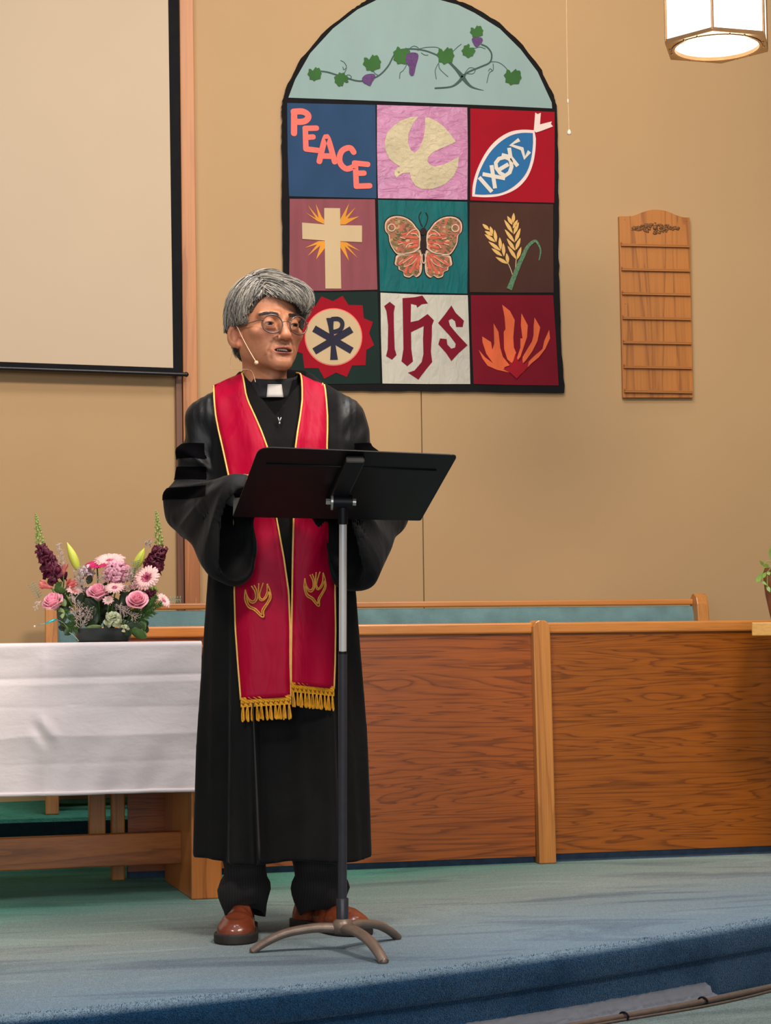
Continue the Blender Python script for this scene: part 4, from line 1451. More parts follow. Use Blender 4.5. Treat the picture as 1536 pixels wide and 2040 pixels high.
def robe_mat():
    m, nt, b = nodes_of('robe_black')
    n = N(nt, 'ShaderNodeTexNoise', _Scale=5.0, _Detail=4.0, _Distortion=.8)
    nt.links.new(coords(nt, (1.6, 1.6, .9)), n.inputs['Vector'])
    bp = N(nt, 'ShaderNodeBump', _Strength=.38, _Distance=.03)
    nt.links.new(n.outputs['Fac'], bp.inputs['Height'])
    nt.links.new(bp.outputs['Normal'], b.inputs['Normal'])
    at_ = N(nt, 'ShaderNodeVertexColor', layer_name='Col')     # 0 = matt body cloth, 1 = satin sleeves
    mxr = N(nt, 'ShaderNodeMix', data_type='RGBA')
    nt.links.new(at_.outputs['Color'], mxr.inputs['Factor'])
    nt.links.new(ramp(nt, n.outputs['Fac'], [(.3, C(20, 19, 19)), (.7, C(27, 26, 26))]), mxr.inputs['A'])
    nt.links.new(ramp(nt, n.outputs['Fac'], [(.3, C(9, 8, 9)), (.7, C(16, 15, 15))]), mxr.inputs['B'])
    nt.links.new(mxr.outputs['Result'], b.inputs['Base Color'])
    for nm_, lo__, hi__ in (('Roughness', .85, .48), ('Specular IOR Level', .10, .45)):
        mr_ = N(nt, 'ShaderNodeMapRange', _To_Min=lo__, _To_Max=hi__)
        nt.links.new(at_.outputs['Color'], mr_.inputs['Value'])
        nt.links.new(mr_.outputs[0], b.inputs[nm_])
    b.inputs['Sheen Weight'].default_value = .05
    b.inputs['Sheen Roughness'].default_value = .4
    return m


M_robe = robe_mat()
M_velvet = mat('black_velvet', C(7, 6, 8), .95, .2, 30, spec=.03)
mesh_np('shirt', Vsh, Fsh, mat('shirt_front', C(11, 11, 12), .85, .1, 40, spec=.12), man)
tdv = torso_sdf(V[:, 0], V[:, 1], V[:, 2], False)
wv_ = np.maximum(np.clip((tdv - .006) / .014, 0, 1), np.clip((np.abs(V[:, 0] + .006) - .150) / .02, 0, 1) * np.clip((V[:, 2] - 1.0) / .05, 0, 1))
wv_ = wv_ * (.30 + .70 * np.clip((V[:, 2] - 1.10) / .10, 0, 1))     # satin above, duller sleeve fronts below
robe = mesh_np('robe', V, Fc, M_robe, man, relax=2, cols=np.tile(wv_[:, None], (1, 3)))
# velvet bars on the sleeves: bands lifted off the robe surface
cen = V[Fc].mean(1)
fn = np.cross(V[Fc[:, 2]] - V[Fc[:, 0]], V[Fc[:, 3]] - V[Fc[:, 1]])
fn /= np.linalg.norm(fn, axis=1)[:, None] + 1e-12
vn = np.zeros_like(V)
for k in range(4):
    np.add.at(vn, Fc[:, k], fn)
vn /= np.linalg.norm(vn, axis=1)[:, None] + 1e-12
td = torso_sdf(cen[:, 0], cen[:, 1], cen[:, 2], False)
for s in (-1, 1):
    sx = V[:, 0] * s
    for zc, hw in ((1.222, .020), (1.165, .016), (1.110, .015)):
        u = cen[:, 2] - (.10 if s > 0 else .06) * (np.abs(cen[:, 0]) - .27)
        sel = (np.abs(u - zc) < hw) & (cen[:, 0] * s > .15) & (td > .014)
        if sel.sum() < 10:
            continue
        sel = (np.abs(u - zc) < hw + .02) & (cen[:, 0] * s > .15) & (td > .010)
        bmv = bmesh.new()
        used, inv = np.unique(Fc[sel], return_inverse=True)
        vv = [bmv.verts.new(q) for q in (V[used] + vn[used] * .0017)]
        for q in inv.reshape(-1, 4):
            bmv.faces.new([vv[k] for k in q])
        k_ = .10 if s > 0 else .06
        for sg in (-1, 1):             # clean straight edges
            bmesh.ops.bisect_plane(bmv, geom=bmv.verts[:] + bmv.edges[:] + bmv.faces[:], plane_co=(s * .27, 0, zc + sg * hw), plane_no=(-sg * s * k_, 0, sg), clear_outer=True)
        bmesh.ops.bisect_plane(bmv, geom=bmv.verts[:] + bmv.edges[:] + bmv.faces[:], plane_co=(s * .185, 0, 0), plane_no=(-s, 0, 0), clear_outer=True)
        bmv.verts.index_update()
        mb = MB()
        mb.add([LW(q.co) for q in bmv.verts], [tuple(q.index for q in f.verts) for f in bmv.faces])
        if mb.f:
            mb.build('velvet_bar', M_velvet, robe, smooth=True)
        bmv.free()


def on_torso(px, py, lift=.007):
    """march the sight line to the front of the robe and lift off it"""
    ys = np.linspace(-.25, .06, 160)
    P = np.array([PL(px, py, y) for y in (ys[0], ys[-1])])
    pts = P[0] + (P[1] - P[0]) * ((ys - ys[0]) / (ys[-1] - ys[0]))[:, None]
    d = torso_sdf(pts[:, 0], pts[:, 1], pts[:, 2], False)
    hit = np.argmax(d < .001) if (d < .001).any() else int(np.argmin(d))
    p = pts[hit].copy()
    p[1] -= lift
    return p


M_lit_edge = mat('robe_lit_edge', C(46, 43, 42), .6, .15, 30, spec=.3)  # lighter grey put in for light catching the robe's front edge
pts = [LW(on_torso(px, py, .026 - .012 * k / 11)) for k, (px, py) in enumerate(zip(np.linspace(504, 517, 12), np.linspace(1400, 1712, 12)))]
MB().tube(pts, [.003 + .0035 * k / 11 for k in range(12)], 10, squash=.6).build('lit_edge', M_lit_edge, robe, smooth=True)

# ------------------------------------------------------------------ stole
m, nt, b = nodes_of('stole_satin')
n = N(nt, 'ShaderNodeTexNoise', _Scale=9.0, _Detail=3.0, _Distortion=.8)
nt.links.new(coords(nt, (1.5, 1.5, .5)), n.inputs['Vector'])
bp = N(nt, 'ShaderNodeBump', _Strength=.4, _Distance=.02)
nt.links.new(n.outputs['Fac'], bp.inputs['Height'])
nt.links.new(bp.outputs['Normal'], b.inputs['Normal'])
b.inputs['Base Color'].default_value = C(178, 0, 48)
b.inputs['Roughness'].default_value = .5
b.inputs['Specular IOR Level'].default_value = .16
M_stole = m
M_pipe = mat('gold_piping', C(255, 194, 104), .5, .1, 60)
M_gold = mat('gold_fringe', C(232, 160, 14), .6, .15, 120)
M_emb = mat('gold_thread', C(232, 160, 62), .5, .15, 120)
st = bpy.data.objects.new('stole', None)
COL.objects.link(st)
st.parent = man
st['label'] = 'red stole with gold piping, embroidered emblems and fringe'


def tab(rows, y):
    ys = [r[0] for r in rows]
    return [float(np.interp(y, ys, [r[k] for r in rows])) for k in range(1, len(rows[0]))]


SL = [(752, 425, 482), (772, 426, 486), (800, 427, 494), (830, 430, 508), (860, 436, 521), (890, 443, 532), (950, 456, 542), (1030, 466, 550), (1110, 468, 565), (1180, 467, 575), (1250, 469, 578), (1320, 474, 578), (1392, 480, 580)]
SR = [(746, 598, 640), (772, 602, 647), (800, 602, 650), (830, 598, 652), (860, 593, 652), (890, 589, 651), (950, 587, 654), (1030, 585, 664), (1110, 583, 668), (1180, 582, 667), (1250, 581, 668), (1320, 580, 667), (1372, 580, 665)]
UPZ = Vector((0, 0, 1))
for side, T, lift, btm in ((-1, SL, .008, (1394, 1388)), (1, SR, .012, (1363, 1372))):
    NC, NRW = 9, 60
    grid_ = []
    y0, y1 = T[0][0], T[-1][0]
    for i in range(NRW + 1):
        t = i / NRW
        r = []
        for j in range(NC):
            u = j / (NC - 1)
            yy = y0 + (((btm[0] + (btm[1] - btm[0]) * u)) - y0) * t
            a, b_ = tab(T, yy)
            if side < 0:
                px = a + (b_ - a) * u
                ytop = 772 - 27 * u ** .8
            else:
                px = a + (b_ - a) * u
                ytop = 746 + 24 * u
            py = yy if t > .05 else yy + (ytop - yy) * (1 - t / .05)
            p = on_torso(px, py, lift + .014 * max(0, t - .72) / .28 + .004 * math.sin(u * 9 + t * 7) * min(1, t * 5) * (1 - .4 * t))
            r.append(LW(p))
        grid_.append(r)
    # over the shoulder and round the back of the neck
    back = []
    for k in range(1, 7):
        q = k / 6
        r = []
        for j in range(NC):
            p = grid_[0][j]
            loc = p - MBASE
            lx = loc.dot(MX)
            ly = loc.dot(MY)
            tx = -.02 + side * (.02 + .0 * j) * (1 - q)
            nx = lx + ((-.02 + side * .01) - lx) * (q ** 2) * .9
            inner = (NC - 1 - j) if side > 0 else j
            ny = ly + (.115 - ly) * (q ** .8) + (0.0 if k < 3 else 0)
            nz = loc.z + .018 * math.sin(q * PI * .6) + (.0 if q < .5 else (q - .5) * (.02 - .06 * (1 - inner / (NC - 1))))
            r.append(LW((nx, ny, nz)))
        back.append(r)
    full = back[::-1] + grid_
    MB().grid(full if side > 0 else full).build('stole_band', M_stole, st, smooth=True, solid=.002)
    for j in (0, NC - 1):
        MB().tube([r[j] - MY * .001 for r in full], .0024, 6).build('piping', M_pipe, st, smooth=True)
    # fringe: braid and tassels
    br = MB()
    ts = MB()
    L, Rr = grid_[-1][0], grid_[-1][-1]
    ax = Rr - L
    zdir = UPZ
    rows = [[L + ax * (k / 20) - MY * (.002 + .002 * ((i + k) % 2)) + zdir * (.006 - .024 * i / 6) for k in range(21)] for i in range(7)]
    br.grid(rows).build('braid', M_gold, st, smooth=False, solid=.003)
    dk = MB()
    for k in range(10):
        q = L + ax * ((k + .5) / 10) - MY * .0065 - zdir * .010
        dk.tube([q - ax * .025 + zdir * .003, q - zdir * .003], .0009, 4)
        dk.tube([q - zdir * .003, q + ax * .02 + zdir * .003], .0009, 4)
    dk.build('braid_stitch', mat('braid_brown_thread', C(120, 66, 10), .7, .1, 50), st)  # darker brown zigzag stitches across the gold braid
    ntas = 11
    for k in range(ntas):
        q = L + ax * ((k + .5) / ntas) - MY * .004 - zdir * .016
        tm = MB()
        for h in range(5):
            o = ax * R.uniform(-.030, .030)
            ln = R.uniform(.030, .036)
            tm.tube(smoothline([q + o * .3, q + o * 1.1 - zdir * ln * .5 - MY * R.uniform(-.002, .003), q + o - zdir * ln, q + o * 1.0 + ax * .022 - zdir * (ln + .001), q + o * .4 + ax * .02 - zdir * ln * .5, q + ax * .01], 3), .00125, 4)
        tm.build('tassel', M_gold, st, smooth=True)
    # embroidered descending dove
    EMB = [[(505, 205), (540, 290), (552, 380), (510, 460), (465, 535), (465, 608), (425, 600), (350, 530), (275, 490), (235, 405), (232, 340), (240, 275)],
           [(240, 285), (262, 355), (305, 408), (345, 410), (364, 370), (355, 300), (312, 232)], [(505, 215), (502, 310), (462, 388), (428, 385), (415, 340), (432, 270), (458, 195)],
           [(345, 222), (378, 290), (386, 385), (345, 437), (295, 425), (250, 350)], [(403, 200), (400, 300), (410, 390), (445, 412), (495, 375), (528, 300)],
           [(250, 370), (285, 465), (370, 515), (440, 585), (445, 520), (500, 440), (533, 370), (530, 310)]]
    em = MB()
    for ln in EMB:
        q = []
        for x, y in ln:
            if side > 0:
                x, y = 1090 + (x - 394) * .83 + (y - 400) * -.03, 270 + (y - 405) * 1.0
            q.append((450 + x / 6.144, 1130 + y / 6.144))
        pts = [LW(on_torso(*p, lift + .0050)) for p in q]
        em.tube(smoothline(pts, 5), .0019, 5)
    em.build('emblem', M_emb, st, smooth=True)

# ------------------------------------------------------------------ head, neck and hands: one skin
HY = math.radians(25)
HO = np.array((-.032, -.015, 1.531))
cH, sH = math.cos(HY), math.sin(HY)


def HL(p):                            # head frame -> local
    z_ = p[2] * .915 if p[2] < 0 else p[2]
    p = (p[0], p[1], z_)
    return np.array((HO[0] + p[0] * cH - p[1] * sH, HO[1] + p[0] * sH + p[1] * cH, HO[2] + p[2]))


def HW(p):
    return LW(HL(p))


def head_sdf(X, Y, Z):
    A = np.abs(X)
    d = ell(X, Y, Z, (0, .012, .032), (.078, .100, .100))
    d = smin(d, ell(X, Y, Z, (0, -.026, -.040), (.070, .070, .080)), .03)
    d = smin(d, cap(A, Y, Z, (.050, .004, -.066), (.013, -.080, -.106), .017, .0145), .026)
    d = smin(d, ell(X, Y, Z, (0, -.084, -.106), (.022, .017, .018)), .022)
    d = smin(d, ell(A, Y, Z, (.050, -.062, -.022), (.020, .018, .016)), .02)             # cheek bones
    d = smin(d, ell(X, Y, Z, (0, -.076, -.072), (.038, .025, .028)), .02)                # muzzle
    d = smin(d, cap(A, Y, Z, (.012, -.092, .021), (.050, -.076, .022), .010, .009), .016)   # brow ridge
    d = smax(d, -ell(A, Y, Z, (.035, -.108, -.002), (.019, .020, .0125)), .016)          # sockets
    d = smin(d, cap(X, Y, Z, (0, -.091, .008), (0, -.1145, -.034), .0085, .0130), .012)   # nose
    d = smin(d, ell(X, Y, Z, (0, -.1135, -.038), (.0140, .011, .0105)), .006)
    d = smin(d, ell(A, Y, Z, (.0180, -.102, -.041), (.0092, .011, .0085)), .006)
    d = smax(d, -sph(A, Y, Z, (.0075, -.112, -.050), .0042), .004)
    d = smax(d, -cap(A, Y, Z, (.023, -.104, -.040), (.038, -.092, -.078), .0060), .006)  # smile lines
    d = smax(d, -cap(A, Y, Z, (.038, -.092, -.078), (.036, -.090, -.096), .0032), .008)
    # lips
    d = smin(d, cap(A, Y, Z, (.004, -.1015, -.0655), (.026, -.090, -.0720), .0054, .0030), .005)
    d = smin(d, cap(A, Y, Z, (.000, -.1000, -.0830), (.0255, -.090, -.0760), .0078, .0035), .005)
    d = smax(d, -ell(X, Y, Z, (0, -.100, -.0742), (.0245, .016, .0052)), .002)
    d = smax(d, -cap(X, Y, Z, (-.012, -.104, -.092), (.012, -.104, -.092), .0048), .010)
    # eyelids
    d = smin(d, sph(A, Y, Z, (.0345, -.0830, .0), .0152), .004)
    d = smax(d, -ell(A, Y, Z, (.0348, -.100, -.0014), (.0134, .018, .0042)), .001)
    d = smin(d, cap(A, Y, Z, (.024, -.094, -.0130), (.044, -.087, -.0130), .0032), .008)  # bags
    # brow frown
    d = smax(d, -cap(A, Y, Z, (.005, -.105, .022), (.006, -.104, .034), .0028), .005)
    # ears
    ex = A - .084
    ey, ez = Y - .014, Z + .022
    tx = ex * .70 - ey * .714
    ty = ex * .714 + ey * .70
    ear = np.sqrt((tx / .0085) ** 2 + (ty / .021) ** 2 + (ez / .034) ** 2)
    ear = (ear - 1) * .0085
    bowl = np.sqrt(((tx - .0085) / .0100) ** 2 + ((ty + .001) / .0125) ** 2 + ((ez - .003) / .0225) ** 2)
    ear = smax(ear, -(bowl - 1) * .0085, .003)
    ear = smin(ear, ell(A, Y, Z, (.079, .004, -.050), (.006, .008, .008)), .004)
    ear = smin(ear, ell(A, Y, Z, (.074, -.004, -.024), (.006, .005, .007)), .004)
    d = smin(d, ear, .006)
    # neck
    d = smin(d, cap(X, Y, Z, (0, .022, -.05), (.008, .030, -.21), .055, .058), .03)
    d = smin(d, ell(X, Y, Z, (0, -.030, -.140), (.014, .012, .016)), .02)
    return d


hlo, hhi, hs = (-.106, -.140, -.205), (.106, .125, .145), .0015
X, Y, Z = gridof(hlo, hhi, hs)
D = head_sdf(X, Y, Z)
Vh, Fh = nets(D, hlo, hs)
# skin tone per vertex
sk = np.array(C(200, 134, 98)[:3])
Ch = np.tile(sk, (len(Vh), 1))
A = np.abs(Vh[:, 0])


def blend(wt, col):
    global Ch
    wt = np.clip(wt, 0, 1)[:, None]
    Ch = Ch * (1 - wt) + np.array(col[:3]) * wt


g = lambda c, r: np.exp(-(((A - c[0]) / r[0]) ** 2 + ((Vh[:, 1] - c[1]) / r[1]) ** 2 + ((Vh[:, 2] - c[2]) / r[2]) ** 2))
blend(.4 * g((.045, -.07, -.03), (.022, .03, .02)), C(200, 112, 86))
blend(.4 * g((0, -.12, -.036), (.016, .02, .014)), C(196, 104, 80))
blend(.35 * g((.02, -.09, -.095), (.045, .04, .022)), C(166, 118, 98))
blend(.25 * g((0, -.1, -.055), (.03, .03, .009)), C(160, 112, 92))
blend(.5 * g((.080, .0, -.02), (.02, .02, .03)), C(208, 116, 92))
blend(.55 * g((.088, .006, -.020), (.012, .010, .017)), C(136, 70, 54))
blend(.40 * np.exp(-((A - .030 - (-.058 - Vh[:, 2]) * .35) / .0035) ** 2) * (Vh[:, 2] < -.036) * (Vh[:, 2] > -.088) * (Vh[:, 1] < -.06), C(140, 80, 58))
lip = np.clip(1 - (A / .028) ** 4, 0, 1) * (np.exp(-((Vh[:, 2] + .0685) / .0048) ** 4) * (Vh[:, 1] < -.088) + np.exp(-((Vh[:, 2] + .0815) / .0060) ** 4) * (Vh[:, 1] < -.088))
blend(.85 * lip, C(150, 78, 70))
mouth = (np.exp(-((Vh[:, 2] + .0742) / .0046) ** 4)) * (A < .0245) * (Vh[:, 1] > -.0965) * (Vh[:, 1] < -.075)
blend(.9 * mouth, C(70, 30, 26))
lid = g((.035, -.096, .006), (.018, .012, .005))
blend(.35 * lid, C(140, 84, 62))
allV = [np.array([HL(p) for p in Vh])]
allF = [Fh]
allC = [Ch]


# hands resting on the desk, five separate curled fingers each
def hand(wrist, d, side):
    """wrist point, forward direction d (local), side = +1 thumb towards +x"""
    d = np.array(d, float)
    d /= np.linalg.norm(d)
    up_ = np.array((0, 0, 1.0))
    rt = np.cross(d, up_)
    rt /= np.linalg.norm(rt)
    up_ = np.cross(rt, d)
    fr = lambda u, v, w: np.array(wrist) + d * u + rt * v * side + up_ * w
    prims = []
    lo_, hi_ = np.array(wrist) - .16, np.array(wrist) + .24
    hs_ = .004
    X, Y, Z = gridof(lo_, hi_, hs_)
    D = cap(X, Y, Z, fr(-.13, 0, .0), fr(0, 0, 0), .034, .027)
    D = smin(D, cap(X, Y, Z, fr(.0, -.012, 0), fr(.07, -.022, .002), .020, .015), .02)
    D = smin(D, cap(X, Y, Z, fr(.0, .012, 0), fr(.075, .022, .002), .020, .015), .02)
    for v, ln in ((.031, .9), (.011, 1.0), (-.010, .95), (-.030, .75)):
        a = fr(.078, v, .004)
        b = fr(.078 + .042 * ln, v * 1.15, .004)
        c = fr(.078 + .064 * ln, v * 1.2, -.004)
        e = fr(.078 + .080 * ln, v * 1.2, -.014)
        f = np.minimum(np.minimum(cap(X, Y, Z, a, b, .0090, .0085), cap(X, Y, Z, b, c, .0085, .0078)), cap(X, Y, Z, c, e, .0078, .0066))
        D = smin(D, f, .006)
    th = np.minimum(cap(X, Y, Z, fr(.022, .030, -.002), fr(.055, .056, -.012), .0125, .0095), cap(X, Y, Z, fr(.055, .056, -.012), fr(.080, .060, -.018), .0095, .0078))
    D = smin(D, th, .010)
    return nets(D, lo_, hs_)


for wr, d, sd in (((-.072, -.225, 1.112), (.45, -.70, .06), -1), ((.108, -.235, 1.112), (-.42, -.72, .06), 1)):
    v, f = hand(wr, d, sd)
    allV.append(v)
    allF.append(f + sum(len(q) for q in allV[:-1]))
    allC.append(np.tile(sk, (len(v), 1)))
M_skin = vcol('skin', .48, .12, .4, .12, 120, .12, 500)
Vs, Fs, Cs = np.concatenate(allV), np.concatenate(allF), np.concatenate(allC)


def bridge(Vs, Fs, Cs, p_from, pts, p_to, rad):
    """arm from the base of the neck to the wrist, sharing vertices with both"""
    fc = Vs[Fs].mean(1)
    ia = int(np.argmin(((fc - p_from) ** 2).sum(1)))
    ib = int(np.argmin(((fc - p_to) ** 2).sum(1)))
    ra, rb = list(Fs[ia]), list(Fs[ib])
    rings = [ra]
    nv = len(Vs)
    P = [np.array(p, float) for p in pts]
    newv = []
    for i, p in enumerate(P):
        t = (P[min(i + 1, len(P) - 1)] - P[max(i - 1, 0)])
        t /= np.linalg.norm(t)
        u = np.cross(t, (0, 1., .2))
        u /= np.linalg.norm(u)
        v = np.cross(t, u)
        rings.append([nv + len(newv) + k for k in range(4)])
        newv += [p + (u * math.cos(q) + v * math.sin(q)) * rad[i] for q in (.785, 2.356, 3.927, 5.498)]
    rings.append(rb[::-1])
    al = np.concatenate([Vs, np.array(newv)])
    fs = []
    for r0, r1 in zip(rings[:-1], rings[1:]):
        best = min(range(4), key=lambda s: sum(np.linalg.norm(al[r0[k]] - al[r1[(k + s) % 4]]) for k in range(4)))
        r1b = [r1[(k + best) % 4] for k in range(4)]
        fs += [(r0[k], r0[(k + 1) % 4], r1b[(k + 1) % 4], r1b[k]) for k in range(4)]
    keep = np.ones(len(Fs), bool)
    keep[[ia, ib]] = False
    return al, np.concatenate([Fs[keep], np.array(fs)]), np.concatenate([Cs, np.tile(sk, (len(newv), 1))])


for sg, sh_, el_, wr, d in ((-1, (-.16, .02, 1.29), E_L, (-.072, -.225, 1.112), (.45, -.70, .06)), (1, (.14, .02, 1.28), E_R, (.108, -.235, 1.112), (-.42, -.72, .06))):
    d = np.array(d) / np.linalg.norm(d)
    w_end = np.array(wr) - d * .16
    Vs, Fs, Cs = bridge(Vs, Fs, Cs, HL((sg * .05, .03, -.20)), [(sg * .09 - .02, .03, 1.31), sh_, (np.array(sh_) + np.array(el_)) / 2, el_, np.array(el_) * .6 + w_end * .4], w_end, [.03, .034, .034, .026, .026])
mesh_np('body', Vs, Fs, M_skin, man, cols=Cs, relax=1)

# eyes, teeth, brows
m, nt, b = nodes_of('eye')
tc = N(nt, 'ShaderNodeVertexColor', layer_name='Col')
nt.links.new(tc.outputs['Color'], b.inputs['Base Color'])
b.inputs['Roughness'].default_value = .12
M_eye = m
for s in (-1, 1):
    c = np.array((s * .0345, -.0825, 0.))
    look = np.array((.10, -1, -.08))
    look /= np.linalg.norm(look)
    mb = MB()
    k, hk = 28, 24
    u = np.cross(look, (0, 0, 1.))
    u /= np.linalg.norm(u)
    v = np.cross(u, look)
    vs, fs, cs = [], [], []
    for i in range(hk + 1):
        a = PI * i / hk
        for j in range(k):
            q = 2 * PI * j / k
            p = c + (look * math.cos(a) + (u * math.cos(q) + v * math.sin(q)) * math.sin(a)) * .0126
            vs.append(HW(p))
            cs.append(C(10, 8, 8) if a < .25 else C(44, 27, 19) if a < .56 else C(172, 154, 144))
    for i in range(hk):
        for j in range(k):
            fs.append((i * k + j, i * k + (j + 1) % k, (i + 1) * k + (j + 1) % k, (i + 1) * k + j))
    mb.add(vs, fs)
    mb.c = cs
    mb.build('eye', M_eye, man, smooth=True)
M_tooth = mat('teeth', C(244, 230, 212), .3, .05, 40)
mb = MB()
for i in range(8):
    x = -.0165 + i * .0330 / 7
    y = -.0935 + 5.5 * x * x * 4
    mb.ball(HW((x, y, -.0715)), .0022, 8, sc=(.98, .9, 1.35))
mb.build('teeth', M_tooth, man, smooth=True)
M_brow = mat('eyebrow_hair', C(60, 44, 36), .8, .3, 60)
for s in (-1, 1):
    mb = MB()
    for i in range(300):
        t = R.random()
        x = .013 + .042 * t
        z = .0205 + .0055 * math.sin(min(1, t * 1.2) * PI * .6) - .008 * max(0, t - .6) + R.uniform(-1, 1) * (.0046 * (1 - .55 * t))
        y0 = -.110
        ys = np.linspace(-.125, -.05, 60)
        dd = head_sdf(np.full(60, x), ys, np.full(60, z))
        y = ys[int(np.argmax(dd < 0))]
        L = R.uniform(.006, .010)
        p = np.array((s * x, y - .0012, z))
        q = p + np.array((s * L, L * .35, .0025 - .004 * t + R.uniform(-.001, .001)))
        mb.tube([HW(p), HW((p + q) / 2 + np.array((0, -.0012, .0004))), HW(q)], [.00045, .0004, .0001], 3, cap=False)
    mb.build('eyebrow', M_brow, man, smooth=True)

# ------------------------------------------------------------------ hair: scalp cap and individual locks
HC, HRr = np.array((0, .016, .038)), np.array((.090, .113, .112))


def hair_sdf(X, Y, Z, off=0.0):
    d = ell(X, Y, Z, HC, HRr)
    d = smin(d, ell(X, Y, Z, (.045, -.058, .070), (.046, .046, .040)), .03)
    d = smin(d, ell(X, Y, Z, (0, .062, -.022), (.070, .058, .060)), .03)
    return d - off


def face_open(P):
    """> 0 where hair may grow"""
    x, y, z = P[..., 0], P[..., 1], P[..., 2]
    zl = np.where(x < -.03, .080, np.interp(x, [-.03, 0, .04, .075, .1], [.082, .076, .062, .040, .02]))
    yl = np.interp(z, [-.06, -.01, .03, .08], [.030, -.034, -.048, -.075])
    front = np.where(y < yl, z - zl, 1.0)
    ear = np.where((y < .040), z - .010, 1.0)
    nape = z - .004 + .085 * np.clip((.056 - np.abs(x)) / .012, 0, 1) * (y > .02)
    return np.minimum(np.minimum(front, ear), nape)


clo, chi, ch = (-.115, -.125, -.11), (.115, .15, .165), .003
X, Y, Z = gridof(clo, chi, ch)
P = np.stack([X, Y, Z], -1)
D = np.maximum(np.maximum(hair_sdf(X, Y, Z, -.004), -head_sdf(X, Y, Z) - .004), .021 - face_open(P))
Vc, Fcp = nets(D, clo, ch)
M_hair = vcol('hair', .38, 0, .5, .15, 300)
M_cap = mat('hair_under', C(66, 54, 46), .6, .3, 200)
hairo = mesh_np('hair', Vc, Fcp, M_cap, man, tf=HW, relax=1)


def grad(p, off):
    e = .001
    f = lambda q: float(hair_sdf(np.array([q[0]]), np.array([q[1]]), np.array([q[2]]), off)[0])
    g_ = np.array([f(p + (e, 0, 0)) - f(p - (e, 0, 0)), f(p + (0, e, 0)) - f(p - (0, e, 0)), f(p + (0, 0, e)) - f(p - (0, 0, e))]) / (2 * e)
    return f(p), g_


def gradv(P, off):
    e = .001
    f = lambda Q: hair_sdf(Q[:, 0], Q[:, 1], Q[:, 2]) - off
    ex, ey, ez = np.eye(3) * e
    g_ = np.stack([f(P + ex) - f(P - ex), f(P + ey) - f(P - ey), f(P + ez) - f(P - ez)], 1) / (2 * e)
    return f(P), g_ / (np.linalg.norm(g_, axis=1)[:, None] + 1e-9)


NS_ = 8500
rs = NR.normal(size=(NS_ * 3, 3))
rs /= np.linalg.norm(rs, axis=1)[:, None]
P0 = HC + rs * HRr
fo_ = face_open(P0)
P0 = P0[fo_ > .003][:NS_]
ex_ = NR.normal(size=(60000, 3))
ex_ /= np.linalg.norm(ex_, axis=1)[:, None]
ex_ = HC + ex_ * HRr
fe = face_open(ex_)
P0 = np.concatenate([P0, ex_[(fe > .002) & (fe < .024) & (ex_[:, 1] < .02)][:3600]])
n0 = len(P0)
off = NR.uniform(-.0040, .0055, n0)
PX = -.040                            # side parting
path = [P0.copy()]
cur = P0.copy()
alive = np.ones(n0, bool)
lens = NR.uniform(.045, .095, n0)
lens[(P0[:, 2] < .02)] *= .55
stp = lens / 9
rnd_ = NR.uniform(0, 1, n0)
pj_ = NR.normal(size=n0) * .005
jit = NR.normal(size=(n0, 3)) * .16
for it in range(9):
    d_ = np.zeros((n0, 3))
    right = cur[:, 0] > PX + pj_ + .02 * np.clip((cur[:, 1] - .02) / .08, 0, 1)
    frt = np.clip((.03 - cur[:, 1]) / .09, 0, 1)
    top = np.clip((cur[:, 2] - .05) / .08, 0, 1)
    d_[:, 0] = np.where(right, .35 + .9 * top, -.25 - .7 * top)
    d_[:, 1] = np.where(right, -1.0 * frt * (cur[:, 2] > .03) + .35 * (1 - frt), .18 - .35 * frt)
    d_[:, 2] = np.where(right, -.5 - .6 * (1 - top), -1.0)
    low = cur[:, 1] > .06
    d_[low] = np.stack([cur[low, 0] * 2, np.full(low.sum(), .2), np.full(low.sum(), -1.)], 1)
    edge_ = (~right) & (face_open(cur) < .022) & (cur[:, 1] < .01)
    d_[edge_] = np.array((-.12, -.22, -1.0))
    d_ += jit
    f, g_ = gradv(cur, off)
    d_ -= g_ * (d_ * g_).sum(1)[:, None]
    d_ /= np.linalg.norm(d_, axis=1)[:, None] + 1e-9
    nx = cur + d_ * stp[:, None]
    f, g_ = gradv(nx, off + .001 * it)
    nx = nx - g_ * f[:, None]
    ok = face_open(nx) > -.006 - .010 * rnd_ * (nx[:, 0] > -.06)
    alive &= ok
    cur = np.where(alive[:, None], nx, cur + d_ * .0004)
    path.append(cur.copy())
path = np.stack(path, 1)
mb = MB()
for i in range(n0):
    gz = R.random()
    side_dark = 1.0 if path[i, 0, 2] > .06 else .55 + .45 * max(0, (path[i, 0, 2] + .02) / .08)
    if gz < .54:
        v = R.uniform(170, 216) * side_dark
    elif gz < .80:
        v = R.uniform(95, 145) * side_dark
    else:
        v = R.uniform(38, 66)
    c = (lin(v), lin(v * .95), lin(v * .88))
    w0 = R.uniform(.0005, .0010)
    pts = [HW(p) for p in path[i]]
    if (pts[-1] - pts[0]).length < .008:
        continue
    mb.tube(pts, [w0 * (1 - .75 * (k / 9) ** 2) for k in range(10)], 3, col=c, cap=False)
lk = mb.build('hair_strands', M_hair, hairo, smooth=True, kind='stuff')

